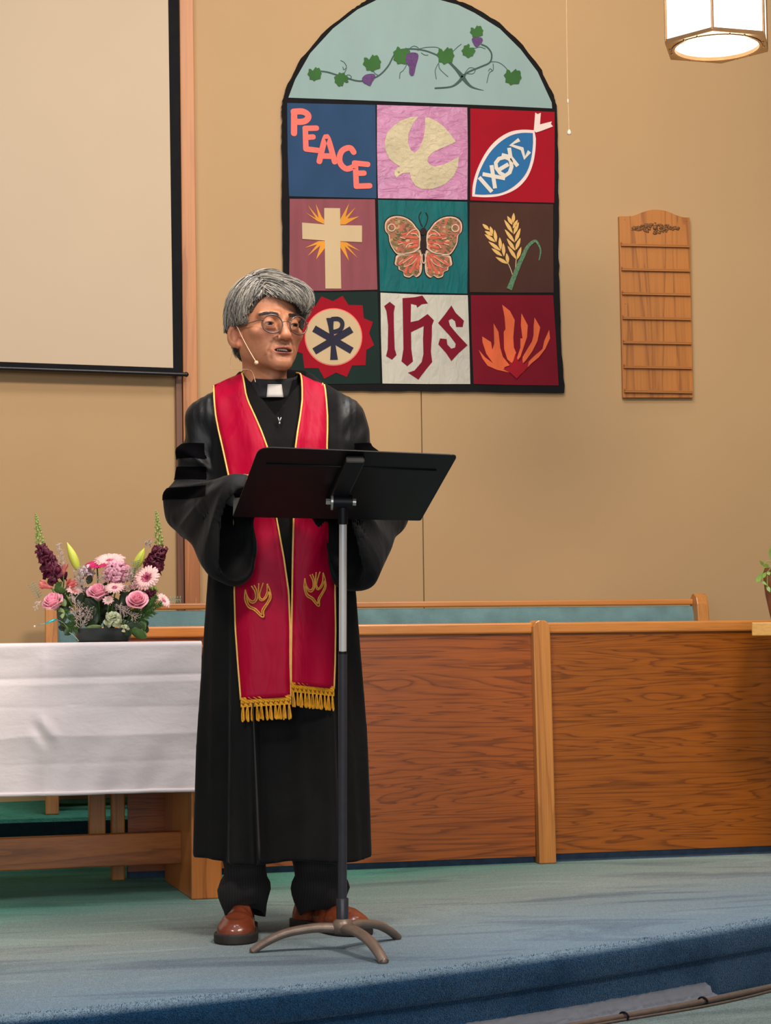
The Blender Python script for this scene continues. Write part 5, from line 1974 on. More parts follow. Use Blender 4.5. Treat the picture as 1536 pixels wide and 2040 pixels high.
# ------------------------------------------------------------------ glasses
M_rim = mat('glasses_rim', C(92, 68, 60), .3, .2, 60, coat=.5)
M_lens, nt, b = nodes_of('glasses_lens')
b.inputs['Base Color'].default_value = (1, 1, 1, 1)
b.inputs['Roughness'].default_value = .02
b.inputs['Transmission Weight'].default_value = 1.0
b.inputs['IOR'].default_value = 1.08
gl = bpy.data.objects.new('glasses', None)
COL.objects.link(gl)
gl.parent = man
gl['label'] = 'round thin-rimmed glasses'
for s in (-1, 1):
    c = np.array((s * .0362, -.1165, -.0055))
    ring = []
    for q in np.linspace(0, 2 * PI, 40, endpoint=False):
        rr = .0254 if math.sin(q) < .25 else .0254 * (1 - .05 * (math.sin(q) - .25))
        x, z = math.cos(q) * rr * 1.02, math.sin(q) * rr * .97
        ring.append(c + np.array((x, (abs(s * .0362 + x) ** 2) * 2.6, z)))
    pr = [HW(p) for p in ring]
    mb = MB()
    mb.tube(pr + pr[:2], .0019, 6, cap=False)
    mb.build('rim', M_rim, gl, smooth=True)
    cc = HW(c + np.array((0, (.0362 ** 2) * 2.6, 0)))
    ml = MB()
    fwd_ = (HW(c + np.array((0, -.001, 0))) - HW(c))
    ml.add([cc + fwd_ * .3] + [p + fwd_ * .1 for p in pr], [(0, i + 1, (i + 1) % 40 + 1) for i in range(40)])
    ml.build('lens', M_lens, gl, smooth=False, solid=.0008)
    hx = np.array((s * .0610, -.1080, .0040))
    MB().tube(smoothline([HW(hx + np.array((-s * .002, .0, -.001))), HW(hx + np.array((s * .005, .002, 0))), HW((s * .074, -.07, .003)), HW((s * .0815, -.02, .001)), HW((s * .084, .012, -.002)), HW((s * .083, .030, -.020))], 5), .0013, 6).build('temple', M_rim, gl, smooth=True)
MB().tube(smoothline([HW((-.0125, -.1155, -.001)), HW((-.005, -.1185, .003)), HW((.005, -.1185, .003)), HW((.0125, -.1155, -.001))], 4), .0012, 6).build('bridge', M_rim, gl, smooth=True)
for s in (-1, 1):
    MB().ball(HW((s * .0115, -.108, -.012)), .003, 8, sc=(.6, .6, 1.3)).build('nose_pad', M_lens, gl, smooth=True)

# ------------------------------------------------------------------ headset microphone
M_beige = mat('beige_microphone', C(236, 196, 156), .45, .06, 60)
hm = bpy.data.objects.new('headset_microphone', None)
COL.objects.link(hm)
hm.parent = man
MB().tube(smoothline([HW((-.083, .026, -.030)), HW((-.086, .014, .008)), HW((-.086, -.008, -.002)), HW((-.084, -.026, -.026)), HW((-.078, -.054, -.066)), HW((-.068, -.078, -.105))], 6), .0013, 6).build('boom', M_beige, hm, smooth=True)
MB().ball(HW((-.067, -.081, -.110)), .0055, 14).build('capsule', M_beige, hm, smooth=True)
MB().tube(smoothline([HW((-.083, .026, -.030)), HW((-.084, .030, -.060)), HW((-.086, .036, -.110)), LW(PL(498, 737, -.035)), LW(PL(509, 761, -.092))], 6), .0009, 5).build('cable', M_beige, hm, smooth=True)
M_clipm = mat('clip_metal', C(200, 198, 196), .25, .1, 60, metal=.8)
cl = MB()
p = LW(on_torso(557, 842, .012))
cl.tube([p + MX * -.004 + UPZ * .012, p], .0018, 6)
cl.tube([p + MX * .004 + UPZ * .012, p], .0018, 6)
cl.ball(p - UPZ * .003, .003, 8)
cl.build('cable_clip', M_clipm, hm, smooth=True)
MB().tube(smoothline([LW(on_torso(563, 806, .010)), LW(on_torso(560, 825, .012)), LW(on_torso(557, 842, .012))], 4), .0012, 5).build('wire', M_blk, hm, smooth=True)

# ------------------------------------------------------------------ clerical collar
M_shirt = mat('black_shirt', C(24, 24, 27), .8, .12, 60, .2, 400)
cb = MB()
rows = []
cx0, cy0 = -.020, .010
for i in range(7):
    t = i / 6
    r = []
    for j in range(48):
        q = 2 * PI * j / 48
        fx, fy = math.sin(q), -math.cos(q)
        z = 1.352 + .048 * t + .022 * (1 - math.cos(q)) * .9 * (.5 + .5 * t) - .004
        rr = .0735 - .0085 * t
        r.append(LW((cx0 + fx * rr, cy0 + fy * rr * 1.02, z)))
    rows.append(r)
cb.grid(rows, closed=True).build('collar', M_shirt, man, smooth=True, solid=.003)
M_tab = mat('white_tab', C(206, 199, 193), .5, .03, 40)
tabr = []
for i in range(5):
    t = i / 4
    r = []
    for j in range(9):
        q = (-.26 + .52 * j / 8) * (1.0 + .10 * (1 - t)) + .10
        z = 1.3495 + .0335 * t
        rr = .0758 - .0070 * t
        r.append(LW((cx0 + math.sin(q) * rr, cy0 - math.cos(q) * rr * 1.02 - .002, z)))
    tabr.append(r)
MB().grid(tabr).build('clerical_tab', M_tab, man, smooth=True, solid=.002, label='white clerical collar tab')
# grey shirt cuffs at the wrists
M_cuff = mat('grey_cuff', C(112, 108, 106), .8, .08, 40, .2, 300)
for wr, d in (((-.118, -.185, 1.098), (.45, -.70, .06)), ((.155, -.190, 1.098), (-.42, -.72, .06))):
    a = LW(wr)
    dd_ = (LW(np.array(wr) + np.array(d) / np.linalg.norm(d) * .06) - a)
    MB().lathe(a, [(.034, 0), (.038, .03), (.039, .058), (.036, .058), (.034, .03)], 20, axis=dd_).build('shirt_cuff', M_cuff, man, smooth=True)

# ------------------------------------------------------------------ trousers and shoes
m, nt, b = nodes_of('pinstripe')
wv = N(nt, 'ShaderNodeTexWave', _Scale=48.0, bands_direction='X')
nt.links.new(coords(nt), wv.inputs['Vector'])
nt.links.new(ramp(nt, wv.outputs['Fac'], [(.85, C(24, 20, 20)), (1.0, C(40, 35, 34))]), b.inputs['Base Color'])
b.inputs['Roughness'].default_value = .85
M_trou = m


def leg(cx, cy, prof, ph, drop):
    rows = []
    for z, rx, ry, ox, oy in prof:
        r = []
        for j in range(40):
            q = 2 * PI * j / 40
            wr = 1 + .035 * math.sin(3 * q + z * 60 + ph) + .025 * math.sin(5 * q - z * 45)
            zz = z + .006 * math.sin(2 * q + ph) + (drop * max(0, math.cos(q)) if z < .06 else 0)
            r.append(LW((cx + ox + math.sin(q) * rx * wr, cy + oy + -math.cos(q) * ry * wr, zz)))
        rows.append(r)
    return rows


PR = [(.50, .075, .085, 0, .02), (.28, .062, .070, 0, .01), (.20, .055, .062, 0, 0), (.165, .051, .058, 0, 0), (.142, .053, .060, 0, -.004), (.128, .062, .068, 0, -.01), (.112, .066, .072, 0, -.012), (.095, .062, .068, 0, -.008), (.075, .056, .064, 0, -.004),
      (.055, .052, .062, 0, .004), (.040, .049, .060, 0, .010)]
MB().grid(leg(-.100, .0, PR, .4, .022)[::-1], closed=True).build('trouser_leg', M_trou, man, smooth=True, solid=.003)
PR2 = [(z, rx * 1.12, ry * 1.1, ox + (.02 * max(0, (.2 - z) / .2)), oy + .0) for z, rx, ry, ox, oy in PR]
MB().grid(leg(.080, .03, PR2, 2.0, .012)[::-1], closed=True).build('trouser_leg', M_trou, man, smooth=True, solid=.003)

M_leather = mat('brown_leather', C(116, 54, 32), .3, .22, 14, .15, 60, coat=.4)
M_sole = mat('shoe_sole', C(40, 33, 29), .7, .2, 40)


def foot2d(X, Y):
    f = lambda c, r: np.sqrt((X - c[0]) ** 2 + (Y - c[1]) ** 2) - r
    d = smin(f((.0, .085), .035), f((.003, .0), .036), .06)
    d = smin(d, f((.000, -.075), .047), .06)
    return smin(d, f((-.002, -.112), .040), .04)


def shoe(cx, cy, yaw):
    c, s = math.cos(yaw), math.sin(yaw)
    tf = lambda p: LW((cx + p[0] * c - p[1] * s, cy + p[0] * s + p[1] * c, p[2]))
    lo_, hi_, h_ = (-.065, -.17, -.004), (.065, .14, .12), .0032
    X, Y, Z = gridof(lo_, hi_, h_)
    f2 = foot2d(X, Y)
    hgt = np.interp(Y, [-.155, -.13, -.09, -.03, .02, .13], [.036, .050, .058, .080, .098, .100])
    up_ = smax(f2 + .004 + .30 * np.maximum(Z - .035, 0), Z - hgt, .030)
    up_ = np.maximum(up_, .018 - Z)
    # apron seam over the vamp
    seam = np.abs(np.sqrt((X / .034) ** 2 + ((Y + .045) / .070) ** 2) - 1) * .03
    up_ = up_ - .0022 * np.exp(-(seam / .0035) ** 2) * (Z > .035) - .0012 * np.sin(Y * 190 + X * 60) * np.exp(-((Y + .02) / .03) ** 2)
    up_ = np.maximum(up_, -np.maximum(foot2d(X, Y) + .012, np.maximum(.085 - Z, -.005 - Y)))
    v, f = nets(up_, lo_, h_)
    o = mesh_np('shoe', v, f, M_leather, man, tf=tf)
    so = np.maximum(np.maximum(f2 - .003, Z - .022 - .003 * np.clip(-Y / .15, 0, 1)), .0005 - Z)
    arch = np.maximum(np.abs(Y - .025) - .03, Z - .008)
    so = smax(so, -arch, .004)
    v, f = nets(so, lo_, h_)
    mesh_np('sole', v, f, M_sole, o, tf=tf)


shoe(-.112, -.055, math.radians(-4))
shoe(.105, .015, math.radians(40))

# ------------------------------------------------------------------ music stand
M_desk = mat('stand_black', C(12, 10, 13), .45, .15, 20, spec=.3)
M_tube = mat('stand_grey_tube', C(58, 56, 62), .35, .1, 40, metal=.3)
M_chrome = mat('chrome', C(242, 236, 232), .24, .03, 20, metal=.6)
M_base = mat('stand_base_grey', C(126, 108, 96), .42, .2, 25, .1, 90, metal=.35)
M_steel = mat('steel_knob', C(196, 190, 178), .3, .1, 40, metal=.7)
HS = 4.6
sb = UZ(683, 1893, 0)
ms = thing('music_stand', 'black music stand on a grey tripod base in front of the man', 'music stand', sb)
HDB, HDT = 4.70, 4.40
dtl, dtr, dbr, dbl = U(516, 889, HDT), U(912, 905, HDT + .045), U(838, 1037, HDB + .03), U(464, 1028, HDB)
dn = (dtr - dtl).cross(dbl - dtl).normalized()
if dn.dot(CAM - dtl) < 0:
    dn = -dn


def rounded(P, rad):
    out = []
    for i in range(len(P)):
        a, b_, c = P[i - 1], P[i], P[(i + 1) % len(P)]
        r = rad[i]
        if r == 0:
            out.append(b_)
            continue
        p, q = b_ + (a - b_).normalized() * r, b_ + (c - b_).normalized() * r
        for k in range(7):
            t = k / 6
            out.append(p * (1 - t) ** 2 + b_ * 2 * t * (1 - t) + q * t * t)
    return out


# make the four corners coplanar
dbr = dbr - dn * (dbr - dtl).dot(dn)
desk = MB()
desk.slab([rounded([dtl, dtr, dbr, dbl], (.035, .018, .006, .003))], dn, .0025)
desk.build('desk', M_desk, ms)
ux = (dbr - dbl).normalized()
vy = (dtl - dbl).normalized()
MB().box(dbl - dn * .0005, dbr - dbl, -dn * .05, (dbl - dtl).normalized() * .002).build('lip', M_desk, ms)
# stiffener folds on the back of the desk
cm_t = (dtl + dtr) / 2
cm_b = (dbl + dbr) / 2
piv = U(683, 1003, HS)
MB().tube([dtl.lerp(dbl, .22) + ux * .03 + dn * .003, dtr.lerp(dbr, .22) - ux * .03 + dn * .003], .0025, 6).build('rib', M_desk, ms, smooth=True)
axd = (cm_t - cm_b)
pc_ = cm_b + axd * .15 + dn * .003
bk = MB()
o_ = UP(683, 960, dtl + dn * .003, dn)
tdir = (dtl - dbl).normalized()
bk.box(o_ - ux * .022 - tdir * .09, ux * .044, tdir * .22, dn * .022)
bk.build('bracket', M_desk, ms, bevel=.004)
hub = UP(683, 1000, dtl + dn * .03, dn)
MB().tube([hub - ux * .022, hub + ux * .022], .017, 16).build('clutch', M_desk, ms, smooth=True, angle=40)
MB().tube([hub - ux * .028, hub - ux * .023], .020, 20).build('clutch_disc', M_steel, ms, smooth=True, angle=40)
MB().tube([hub - ux * .040, hub - ux * .028], .008, 6).build('knob', M_steel, ms, bevel=.001)
MB().tube([hub + ux * .023, hub + ux * .031], .009, 12).build('knob', M_steel, ms, smooth=True, angle=40)
bot = sb + UPZ * .10
top_ = hub - UPZ * .012
at = lambda z: bot.lerp(top_, (z - bot.z) / (top_.z - bot.z))
zf = lambda py: .737 + (1272 - py) * HS / FPX
MB().tube([at(zf(1045)), at(zf(1012))], .0118, 16).build('collar', M_desk, ms, smooth=True, angle=40)
MB().tube([at(zf(1310)), at(zf(1040))], .0092, 20).build('chrome_tube', M_chrome, ms, smooth=True, angle=40, label='chrome upper tube')
MB().tube([at(zf(1303)), at(zf(1297))], .0108, 16).build('tube_collar', M_desk, ms, smooth=True, angle=40)
MB().tube([at(.09), at(zf(1302))], .0108, 20).build('lower_tube', M_tube, ms, smooth=True, angle=40)
MB().lathe(sb + UPZ * .070, [(.0145, 0), (.0150, .05), (.0140, .052), (.011, .052)], 20).build('socket', M_tube, ms, smooth=True, angle=40)
MB().lathe(sb + UPZ * .038, [(.0001, 0), (.018, .001), (.026, .010), (.027, .022), (.020, .032), (.015, .036)], 24).build('hub', M_base, ms, smooth=True)
for tip in (UZ(503, 1898, 0), UZ(765, 1920, 0), UZ(792, 1871, 0)):
    d = tip - sb
    pts = smoothline([sb + d * .04 + UPZ * .052, sb + d * .3 + UPZ * .054, sb + d * .62 + UPZ * .044, sb + d * .85 + UPZ * .024, sb + d * 1.0 + UPZ * .004], 6)
    MB().tube(pts, [.0165 - .004 * k / len(pts) for k in range(len(pts))], 14, squash=.72).build('leg', M_base, ms, smooth=True, angle=50)
    MB().ball(sb + d * .995 + UPZ * .006, .009, 8).build('foot', M_base, ms, smooth=True)

# ------------------------------------------------------------------ flower arrangement on the cloth
FHD = 5.70
fb = U(206, 1276, FHD)
fb.z = ZC + .0005
fa = thing('flower_arrangement', 'pink and burgundy flower arrangement in a low dark bowl on the white cloth', 'flowers', fb)


def FL(zx, zy, dy=0.0):
    return U(zx / 3.657, 1000 + zy / 3.657, FHD + dy)


M_bowl = mat('dark_green_bowl', C(30, 40, 38), .35, .1, 20)
P3 = 1 / 3.657 * FHD / FPX            # metres per crop pixel
bm_ = MB()
prof_ = [(.0001, 0), (.070, 0), (.078, .006), (.084, .030), (.085, .040), (.081, .040), (.078, .02), (.0001, .016)]
bm_.lathe(fb, prof_, 36)
bm_.build('bowl', M_bowl, fa, smooth=True, angle=40)
M_rose = mat('rose_petal', C(244, 146, 168), .6, .10, 30, sss=.1)
M_rose2 = mat('rose_petal_outer', C(248, 170, 184), .6, .10, 30, sss=.1)
M_green = mat('foliage', C(62, 96, 34), .5, .3, 60)
M_green2 = mat('dark_foliage', C(44, 62, 36), .5, .3, 60)
M_sage = mat('sage_foliage', C(140, 156, 132), .6, .2, 60)
M_cal = mat('calyx', C(140, 160, 100), .55, .2, 60)
M_mag = mat('magenta_petal', C(206, 16, 96), .55, .15, 60)
M_pale = mat('pale_pink_petal', C(246, 196, 188), .6, .08, 60)
M_peony = mat('peony_petal', C(252, 180, 196), .6, .12, 60)
M_salm = mat('salmon_petal', C(230, 124, 116), .55, .18, 60)
M_lily = mat('lily_bud', C(202, 206, 78), .45, .12, 12, stretch=(6, 6, 1))
M_burg = mat('burgundy_petal', C(88, 6, 40), .6, .3, 60)
M_snapg = mat('snapdragon_bud', C(146, 166, 84), .5, .25, 120)
M_fill = mat('filler_blossom', C(206, 184, 172), .7, .15, 100)
M_cream = mat('cream_flower', C(188, 192, 150), .6, .12, 60)
M_cent = mat('gerbera_centre', C(150, 30, 76), .7, .3, 200)
M_rcent = mat('gerbera_ring', C(216, 110, 140), .7, .2, 200)


def frame(ax):
    z = Vector(ax).normalized()
    x = z.cross(Vector((.3, .2, 1)).normalized() if abs(z.z) < .9 else Vector((1, 0, 0))).normalized()
    return x, z.cross(x), z


def petal_grid(c, fr, a0, w, r0, r1, h0, h1, curl, nu=7, nv=5, ruf=0.0):
    x, y, z = fr
    rows = []
    for i in range(nv):
        v = i / (nv - 1)
        row = []
        for j in range(nu):
            u = j / (nu - 1) * 2 - 1
            tap = (1 - .25 * abs(u) ** 3 * v)
            a = a0 + u * w * (.55 + .45 * math.sin(PI * (.25 + .6 * v)))
            rr = r0 + (r1 - r0) * v ** .8 + curl * v ** 4 + ruf * math.sin(u * 9 + a0 * 3) * v
            hh = h0 + (h1 - h0) * v * tap - curl * .7 * v ** 5
            row.append(c + (x * math.cos(a) + y * math.sin(a)) * rr + z * hh)
        rows.append(row)
    return rows


def rose(zx, zy, dy, R_, ax, leaves=True):
    c = FL(zx, zy, dy)
    ax = Vector(ax).normalized()
    fr = frame(ax)
    c = c - ax * R_ * .75
    q = bpy.data.objects.new('rose', None)
    COL.objects.link(q)
    q.parent = fa
    specs = []
    for k, (n, rr, hh, w, cu) in enumerate(((2, .08, 1.42, 2.6, 0), (3, .17, 1.45, 1.7, 0), (3, .28, 1.45, 1.5, .01), (4, .40, 1.42, 1.3, .03), (4, .54, 1.36, 1.2, .08), (5, .70, 1.24, 1.05, .16), (5, .82, 1.06, .95, .26))):
        for i in range(n):
            specs.append((2 * PI * (i + .37 * k) / n + R.uniform(-.15, .15), rr, hh, w, cu, k))
    for a0, rr, hh, w, cu, k in specs:
        MB().grid(petal_grid(c, fr, a0, w, R_ * .12 + R_ * rr * .25, R_ * rr, 0, R_ * hh * R.uniform(.96, 1.04), R_ * cu)).build('petal', M_rose if k < 4 else M_rose2, q, smooth=True, solid=.0010)
    MB().lathe(c - ax * R_ * .25, [(.0001, 0), (R_ * .25, .1 * R_), (R_ * .34, R_ * .35), (.0001, R_ * .4)], 12, axis=ax).build('calyx', M_cal, q, smooth=True)
    sm = MB().tube(smoothline([c - ax * R_ * .2, c - ax * R_ * 1.2 + Vector((0, 0, -.02)), Vector((fb.x * .7 + c.x * .3, fb.y * .7 + c.y * .3, fb.z + .02))], 5), .0028, 6)
    sm.build('stem', M_green, q, smooth=True)


TOV = -FH
rose(385, 725, -.05, .031, TOV * .55 + UPZ * .8 - RH * .35)
rose(712, 655, -.06, .031, TOV * .55 + UPZ * .85)
rose(1000, 715, -.06, .031, TOV * .75 + UPZ * .65 + RH * .1)


def gerbera(zx, zy, dy, R_, ax, mp, mc, n=22, cup=.12, ring=True, label=None):
    c = FL(zx, zy, dy)
    ax = Vector(ax).normalized()
    x, y, z = frame(ax)
    q = bpy.data.objects.new('gerbera', None)
    COL.objects.link(q)
    q.parent = fa
    if label:
        q['label'] = label
    mb = MB()
    for layer, (rr, off, hz) in enumerate(((1.0, 0, 0), (.86, .5, .05))):
        for i in range(n):
            a = 2 * PI * (i + off) / n + R.uniform(-.06, .06)
            d = x * math.cos(a) + y * math.sin(a)
            s = z.cross(d)
            L = R_ * rr * R.uniform(.92, 1.05)
            rows = []
            for k in range(5):
                t = k / 4
                p = c + d * (R_ * .2 + (L - R_ * .2) * t) + z * (R_ * (hz + cup * math.sin(t * 2.2)))
                wd = R_ * .13 * math.sin(PI * (.18 + .70 * t)) * 1.1
                rows.append([p - s * wd - z * wd * .0, p + z * wd * .3, p + s * wd])
            mb.grid(rows)
    mb.build('petals', mp, q, smooth=True, solid=.0008, kind='stuff')
    if ring:
        rb = MB()
        for i in range(44):
            a = R.uniform(0, 2 * PI)
            d = x * math.cos(a) + y * math.sin(a)
            rr = R_ * R.uniform(.26, .46)
            rb.tube([c + d * rr * .6 + z * R_ * .1, c + d * rr + z * R_ * .22], [.0016, .0010], 4)
        rb.build('inner_ring', M_rcent, q, kind='stuff')
    cb_ = MB()
    for i in range(50):
        a, rr = R.uniform(0, 2 * PI), R_ * .24 * math.sqrt(R.random())
        cb_.ball(c + (x * math.cos(a) + y * math.sin(a)) * rr + z * R_ * (.16 - .25 * (rr / R_)), .0020, 5)
    cb_.build('centre', mc, q, smooth=True, kind='stuff')
    MB().tube(smoothline([c, c - z * R_ * .5, Vector((fb.x * .6 + c.x * .4, fb.y * .6 + c.y * .4, fb.z + .03))], 5), .0022, 6).build('stem', M_green, q, smooth=True)


gerbera(1072, 560, -.03, .042, TOV * .8 + UPZ * .5 - RH * .25, M_pale, M_cent, 24, label='pale gerbera with a pink centre')
gerbera(708, 478, .00, .035, TOV * .35 + UPZ * .95, M_mag, M_cent, 24, .3, False, label='magenta gerbera')
gerbera(800, 438, .03, .046, TOV * .45 + UPZ * .9, M_pale, M_rcent, 24, .2, False)
gerbera(835, 630, -.075, .030, TOV * .6 + UPZ * .8, M_pale, M_rcent, 20, .12, False)
gerbera(990, 610, .0, .024, TOV * .6 + UPZ * .8 - RH * .3, M_pale, M_fill, 16, .12, False)
gerbera(1190, 725, -.03, .026, TOV * .5 + UPZ * .6 + RH * .7, M_pale, M_rcent, 18, .2, False)
gerbera(540, 655, -.04, .026, TOV * .5 + UPZ * .9 + RH * .3, M_pale, M_salm, 14, .25, False)
gerbera(790, 720, -.09, .018, TOV * .8 + UPZ * .6, M_pale, M_cream, 10, .2, False)


def puff(name, zx, zy, dy, R_, m, n, ps, sc=(1, 1, .85)):
    c = FL(zx, zy, dy)
    mb = MB()
    for i in range(n):
        d = Vector(NR.normal(size=3)).normalized()
        if d.z < -.5:
            d.z = -d.z
        fr = frame(d + Vector(NR.normal(size=3)) * .25)
        b = c + Vector((d.x * sc[0], d.y * sc[1], d.z * sc[2])) * R_ * R.uniform(.55, .85)
        mb.grid(petal_grid(b, fr, R.uniform(0, 6), 1.0, ps * .1, ps * .75, 0, ps, ps * .3, 5, 4, ps * .08))
    return mb.build(name, m, fa, smooth=True, solid=.0007, kind='stuff')


puff('peony', 852, 522, -.03, .038, M_peony, 190, .013)
puff('carnation', 640, 515, -.01, .016, mat('lilac_white', C(222, 200, 202), .6, .1, 60), 40, .012)
puff('carnation', 822, 868, -.11, .019, M_cream, 46, .014)
puff('carnation', 905, 925, -.10, .009, M_cream, 16, .008)


def lily(p0, p1, wd, dy):
    a, b = FL(*p0, dy), FL(*p1, dy)
    ax = b - a
    L = ax.length
    x, y, z = frame(ax)
    rows = []
    for i in range(15):
        t = i / 14
        r = wd * math.sin(PI * min(1, .12 + .88 * t)) ** .75 * (1.05 - .35 * t) if t < .999 else wd * .05
        rows.append([a + ax * t + (x * math.cos(q) + y * math.sin(q)) * r * (1 - .13 * (abs(math.cos(1.5 * q + .9)) ** 10)) for q in np.linspace(0, 2 * PI, 30, endpoint=False)])
    MB().grid(rows, closed=True).build('lily_bud', M_lily, fa, smooth=True)
    MB().tube([a + ax * .03, a - ax * .5 + UPZ * -.03], .003, 6).build('stem', M_green, fa, smooth=True)


lily((568, 492), (488, 294), .0150, .01)
lily((985, 480), (1052, 336), .0150, .02)


def snap(base, tip, split, wid, dy):
    """base..split ruffled burgundy florets, split..tip green buds"""
    B_, T_, S_ = FL(*base, dy), FL(*tip, dy), FL(*split, dy)
    q = bpy.data.objects.new('snapdragon', None)
    COL.objects.link(q)
    q.parent = fa
    MB().tube(smoothline([Vector((fb.x * .7 + B_.x * .3, fb.y, fb.z + .03)), B_, S_, T_], 6), .0022, 6).build('stem', M_snapg, q, smooth=True)
    m = MB()
    for i in range(30):
        t = i / 29
        c = B_.lerp(S_, t)
        a = i * 2.4
        d = (RH * math.cos(a) - FH * abs(math.sin(a)) * .9 + UPZ * .2).normalized()
        ps = wid * (1.0 - .35 * t)
        for k in range(3):
            dd = (d + Vector(NR.normal(size=3)) * .4).normalized()
            m.grid(petal_grid(c + d * ps * .45, frame(dd), R.uniform(0, 6), 1.0, ps * .1, ps * .6, 0, ps * .7, ps * .35, 6, 4, ps * .12))
    m.build('florets', M_burg, q, smooth=True, solid=.0008, kind='stuff')
    m = MB()
    for i in range(34):
        t = (i / 33) ** .85
        c = S_.lerp(T_, t)
        a = i * 2.4
        rad = .0105 * (1 - t) + .0022
        d = RH * math.cos(a) + FH * math.sin(a)
        m.ball(c + d * rad + UPZ * .004, .0044 * (1 - .55 * t), 6, sc=(1, 1, 1.5))
        m.tube([c + d * rad * .6, c + d * rad * 2.0 + UPZ * (.004 if i % 3 else -.003)], [.0012, .0004], 4)
    m.build('buds', M_snapg, q, smooth=True, kind='stuff')


snap((410, 560), (262, 98), (300, 345), .026, .02)
snap((1105, 490), (1140, 76), (1165, 345), .026, .04)
snap((1085, 680), (1100, 600), (1110, 650), .014, .03)

# alstroemeria
for zx, zy, ax_, R_ in ((465, 490, UPZ * 1 + RH * .05, .022), (335, 612, -RH * .9 + UPZ * .4 - FH * .3, .024), (505, 610, RH * .5 + UPZ * .5 - FH * .8, .026), (530, 595, RH * .9 + UPZ * .3, .022)):
    c = FL(zx, zy, -.03)
    fr = frame(ax_)
    q = bpy.data.objects.new('alstroemeria', None)
    COL.objects.link(q)
    q.parent = fa
    for k in range(6):
        MB().grid(petal_grid(c - fr[2] * R_ * .8, fr, k * PI / 3, .5, R_ * .08, R_ * .42, 0, R_ * R.uniform(1.5, 1.8), R_ * .12)).build('petal', M_salm, q, smooth=True, solid=.0008)
    MB().tube([c - fr[2] * R_ * .8, c - fr[2] * R_ * 1.4 - UPZ * .03], .0018, 5).build('stem', M_green, q, smooth=True)


def leaf(p0, p1, wd, dy, m, fold=.25, nrm_=None):
    a, b = FL(*p0, dy), FL(*p1, dy - .01)
    ax = b - a
    s = ax.cross(nrm_ or (FH + UPZ * .3)).normalized()
    n = s.cross(ax).normalized()
    rows = []
    for i in range(9):
        t = i / 8
        w_ = wd * math.sin(PI * t ** .8) ** .8 if 0 < t < 1 else .0004
        droop = n * wd * .4 * math.sin(PI * t)
        rows.append([a + ax * t - s * w_ + n * w_ * fold + droop, a + ax * t - s * w_ * .5 + n * w_ * fold * .4 + droop, a + ax * t + droop, a + ax * t + s * w_ * .5 + n * w_ * fold * .4 + droop, a + ax * t + s * w_ + n * w_ * fold + droop])
    MB().grid(rows).build('leaf', m, fa, smooth=True, solid=.0008)


for p0, p1, wd, m in (((620, 700), (690, 830), .022, M_green2), ((700, 900), (640, 720), .020, M_green2), ((950, 930), (1072, 990), .018, M_green), ((900, 940), (1040, 900), .020, M_green2), ((760, 950), (830, 900), .016, M_green2),
                      ((600, 940), (750, 905), .010, M_cal), ((690, 950), (640, 860), .018, M_green2), ((520, 920), (470, 970), .012, M_green2), ((440, 770), (455, 850), .009, M_cal), ((480, 760), (430, 700), .010, M_cal),
                      ((560, 760), (600, 660), .016, M_green2), ((860, 780), (800, 690), .014, M_green2), ((880, 760), (930, 650), .014, M_green2), ((640, 600), (660, 530), .010, M_green2), ((880, 950), (960, 960), .016, M_green2),
                      ((470, 880), (420, 800), .014, M_green2), ((1060, 840), (1120, 700), .012, M_green), ((400, 640), (450, 580), .008, M_green), ((430, 650), (410, 590), .008, M_green), ((390, 640), (480, 650), .012, M_green),
                      ((820, 940), (760, 850), .018, M_green2), ((1000, 880), (1060, 930), .015, M_green)):
    leaf(p0, p1, wd, -.05, m)
# dense greens behind and between
for i in range(85):
    zx = R.uniform(440, 1110)
    zy = R.uniform(640 + abs(zx - 770) * .18, 950)
    leaf((zx, zy), (zx + R.uniform(-70, 70), zy - R.uniform(20, 90)), R.uniform(.010, .017), R.uniform(-.01, .07), R.choice((M_green2, M_green2, M_green)))


def sprig(name, m, p0, p1, dy, n, ln, spread, thick=.0007, ball=0.0):
    a, b = FL(*p0, dy), FL(*p1, dy - .01)
    ax = b - a
    mb = MB()
    mb.tube([a, b], .0010, 5)
    s = ax.cross(FH).normalized()
    for i in range(n):
        t = R.random()
        c = a + ax * t
        d = (ax.normalized() * .8 + s * R.choice((-1, 1)) * R.uniform(.5, 1) * spread - FH * R.uniform(-.4, .6)).normalized()
        L = ln * R.uniform(.5, 1) * (1.1 - .5 * t)
        e = c + d * L
        mb.tube([c, (c + e) / 2 + s * R.uniform(-.002, .002), e], [thick, thick, thick * .5], 4)
        if ball:
            for k in range(3):
                mb.ball(e + Vector(NR.normal(size=3)) * ball * 1.2, ball * R.uniform(.7, 1.2), 5)
    return mb.build(name, m, fa, smooth=True, kind='stuff')


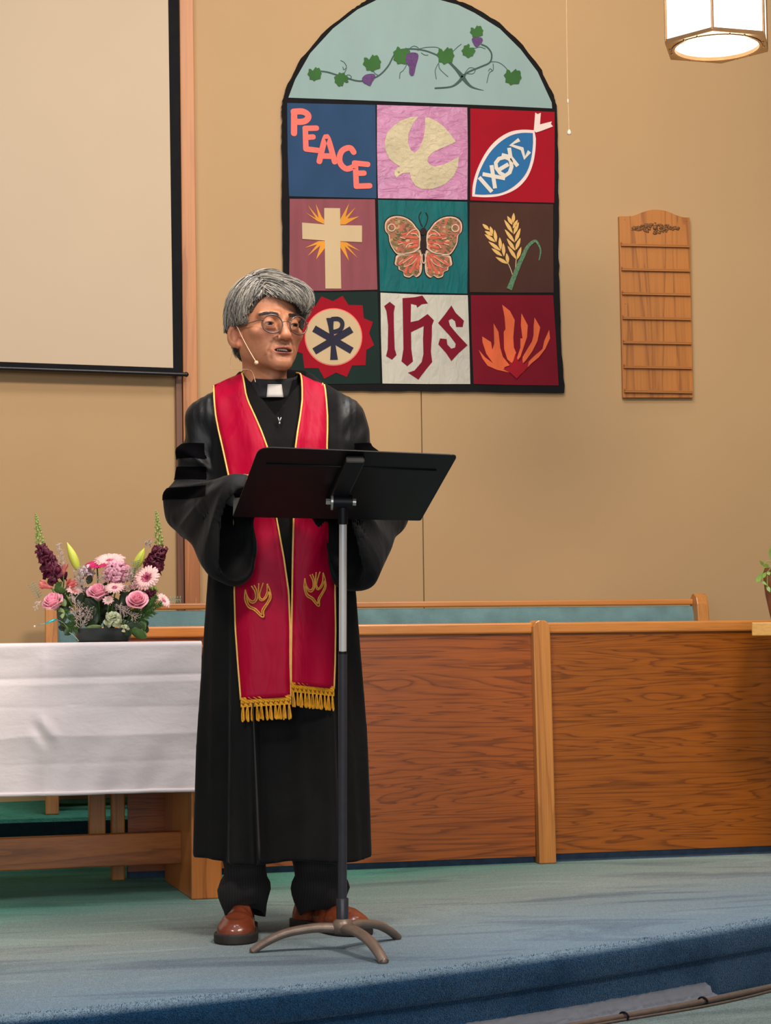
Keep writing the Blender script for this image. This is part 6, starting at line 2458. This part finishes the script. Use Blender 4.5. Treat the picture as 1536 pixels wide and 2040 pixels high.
for p0, p1, n, ln in (((560, 900), (545, 700), 26, .028), ((600, 900), (660, 770), 22, .026), ((590, 930), (580, 760), 24, .024), ((860, 770), (1000, 850), 26, .024), ((900, 820), (860, 750), 16, .020), ((450, 480), (430, 300), 26, .016),
                      ((540, 560), (600, 480), 22, .020), ((600, 640), (560, 560), 22, .020), ((700, 560), (760, 560), 18, .018), ((960, 600), (930, 480), 24, .020), ((1100, 330), (1080, 290), 16, .016), ((300, 720), (250, 770), 10, .014),
                      ((620, 660), (590, 560), 20, .018), ((940, 640), (900, 620), 14, .016)):
    sprig('filler_sprig', M_fill, p0, p1, -.055, n, ln, 1.0, .0008, .0016)
for p0, p1, n, ln, m in (((470, 900), (560, 930), 70, .020, M_green), ((500, 950), (540, 830), 70, .020, M_green), ((950, 820), (1180, 740), 110, .024, M_green), ((1000, 860), (1120, 800), 80, .022, M_green), ((450, 780), (540, 860), 60, .018, M_green),
                         ((930, 790), (1000, 830), 50, .020, M_green), ((1060, 780), (1140, 690), 60, .018, M_green)):
    sprig('fern_frond', m, p0, p1, -.045, n, ln, 1.2, .0011)


def euca(p0, p1, n, ln, m=M_sage, dy=-.02):
    a, b = FL(*p0, dy), FL(*p1, dy)
    ax = b - a
    s = ax.cross(FH).normalized()
    mb = MB()
    mb.tube([a, b], .0012, 5)
    for i in range(n):
        c = a + ax * ((i + .5) / n)
        for sg in (-1, 1):
            e = c + s * sg * ln + ax.normalized() * ln * .15
            mb.tube([c, c.lerp(e, .5), e], [.0010, .0030, .0012], 5, squash=.4)
    mb.build('eucalyptus_sprig', m, fa, smooth=True, kind='stuff')


euca((290, 700), (228, 590), 7, .013)
euca((1230, 715), (1320, 712), 5, .011)
euca((1000, 500), (985, 430), 6, .014)
euca((970, 480), (950, 560), 5, .013)

# teal wired ornament with a pale bead
M_foil = mat('teal_foil', C(70, 186, 186), .25, .1, 40, metal=.4)
M_bead = mat('pale_bead', C(232, 222, 200), .3, .05, 40)
orn = bpy.data.objects.new('wired_ornament', None)
COL.objects.link(orn)
orn.parent = fa
MB().tube(smoothline([FL(410, 855, -.06), FL(390, 862, -.065), FL(360, 872, -.07), FL(332, 888, -.07)], 5), [.0035 + .0045 * math.sin(PI * k / 15) for k in range(16)], 8, squash=.5).build('foil_leaf', M_foil, orn, smooth=True)
MB().tube([FL(334, 886, -.07), FL(300, 892, -.07), FL(272, 898, -.07)], [.0012, .0022, .0010], 6).build('twist', M_sage, orn, smooth=True)
MB().ball(FL(252, 906, -.07), .0030, 10).build('bead', M_bead, orn, smooth=True)
MB().tube(smoothline([FL(410, 855, -.06), FL(460, 880, -.05), FL(500, 930, -.05)], 4), .0009, 5).build('wire', M_sage, orn, smooth=True)
MB().tube(smoothline([FL(505, 950, -.11), FL(540, 975, -.12), FL(562, 1000, -.125), FL(572, 1013, -.13)], 4), .0013, 5).build('dangling_wire', M_sage, fa, smooth=True)
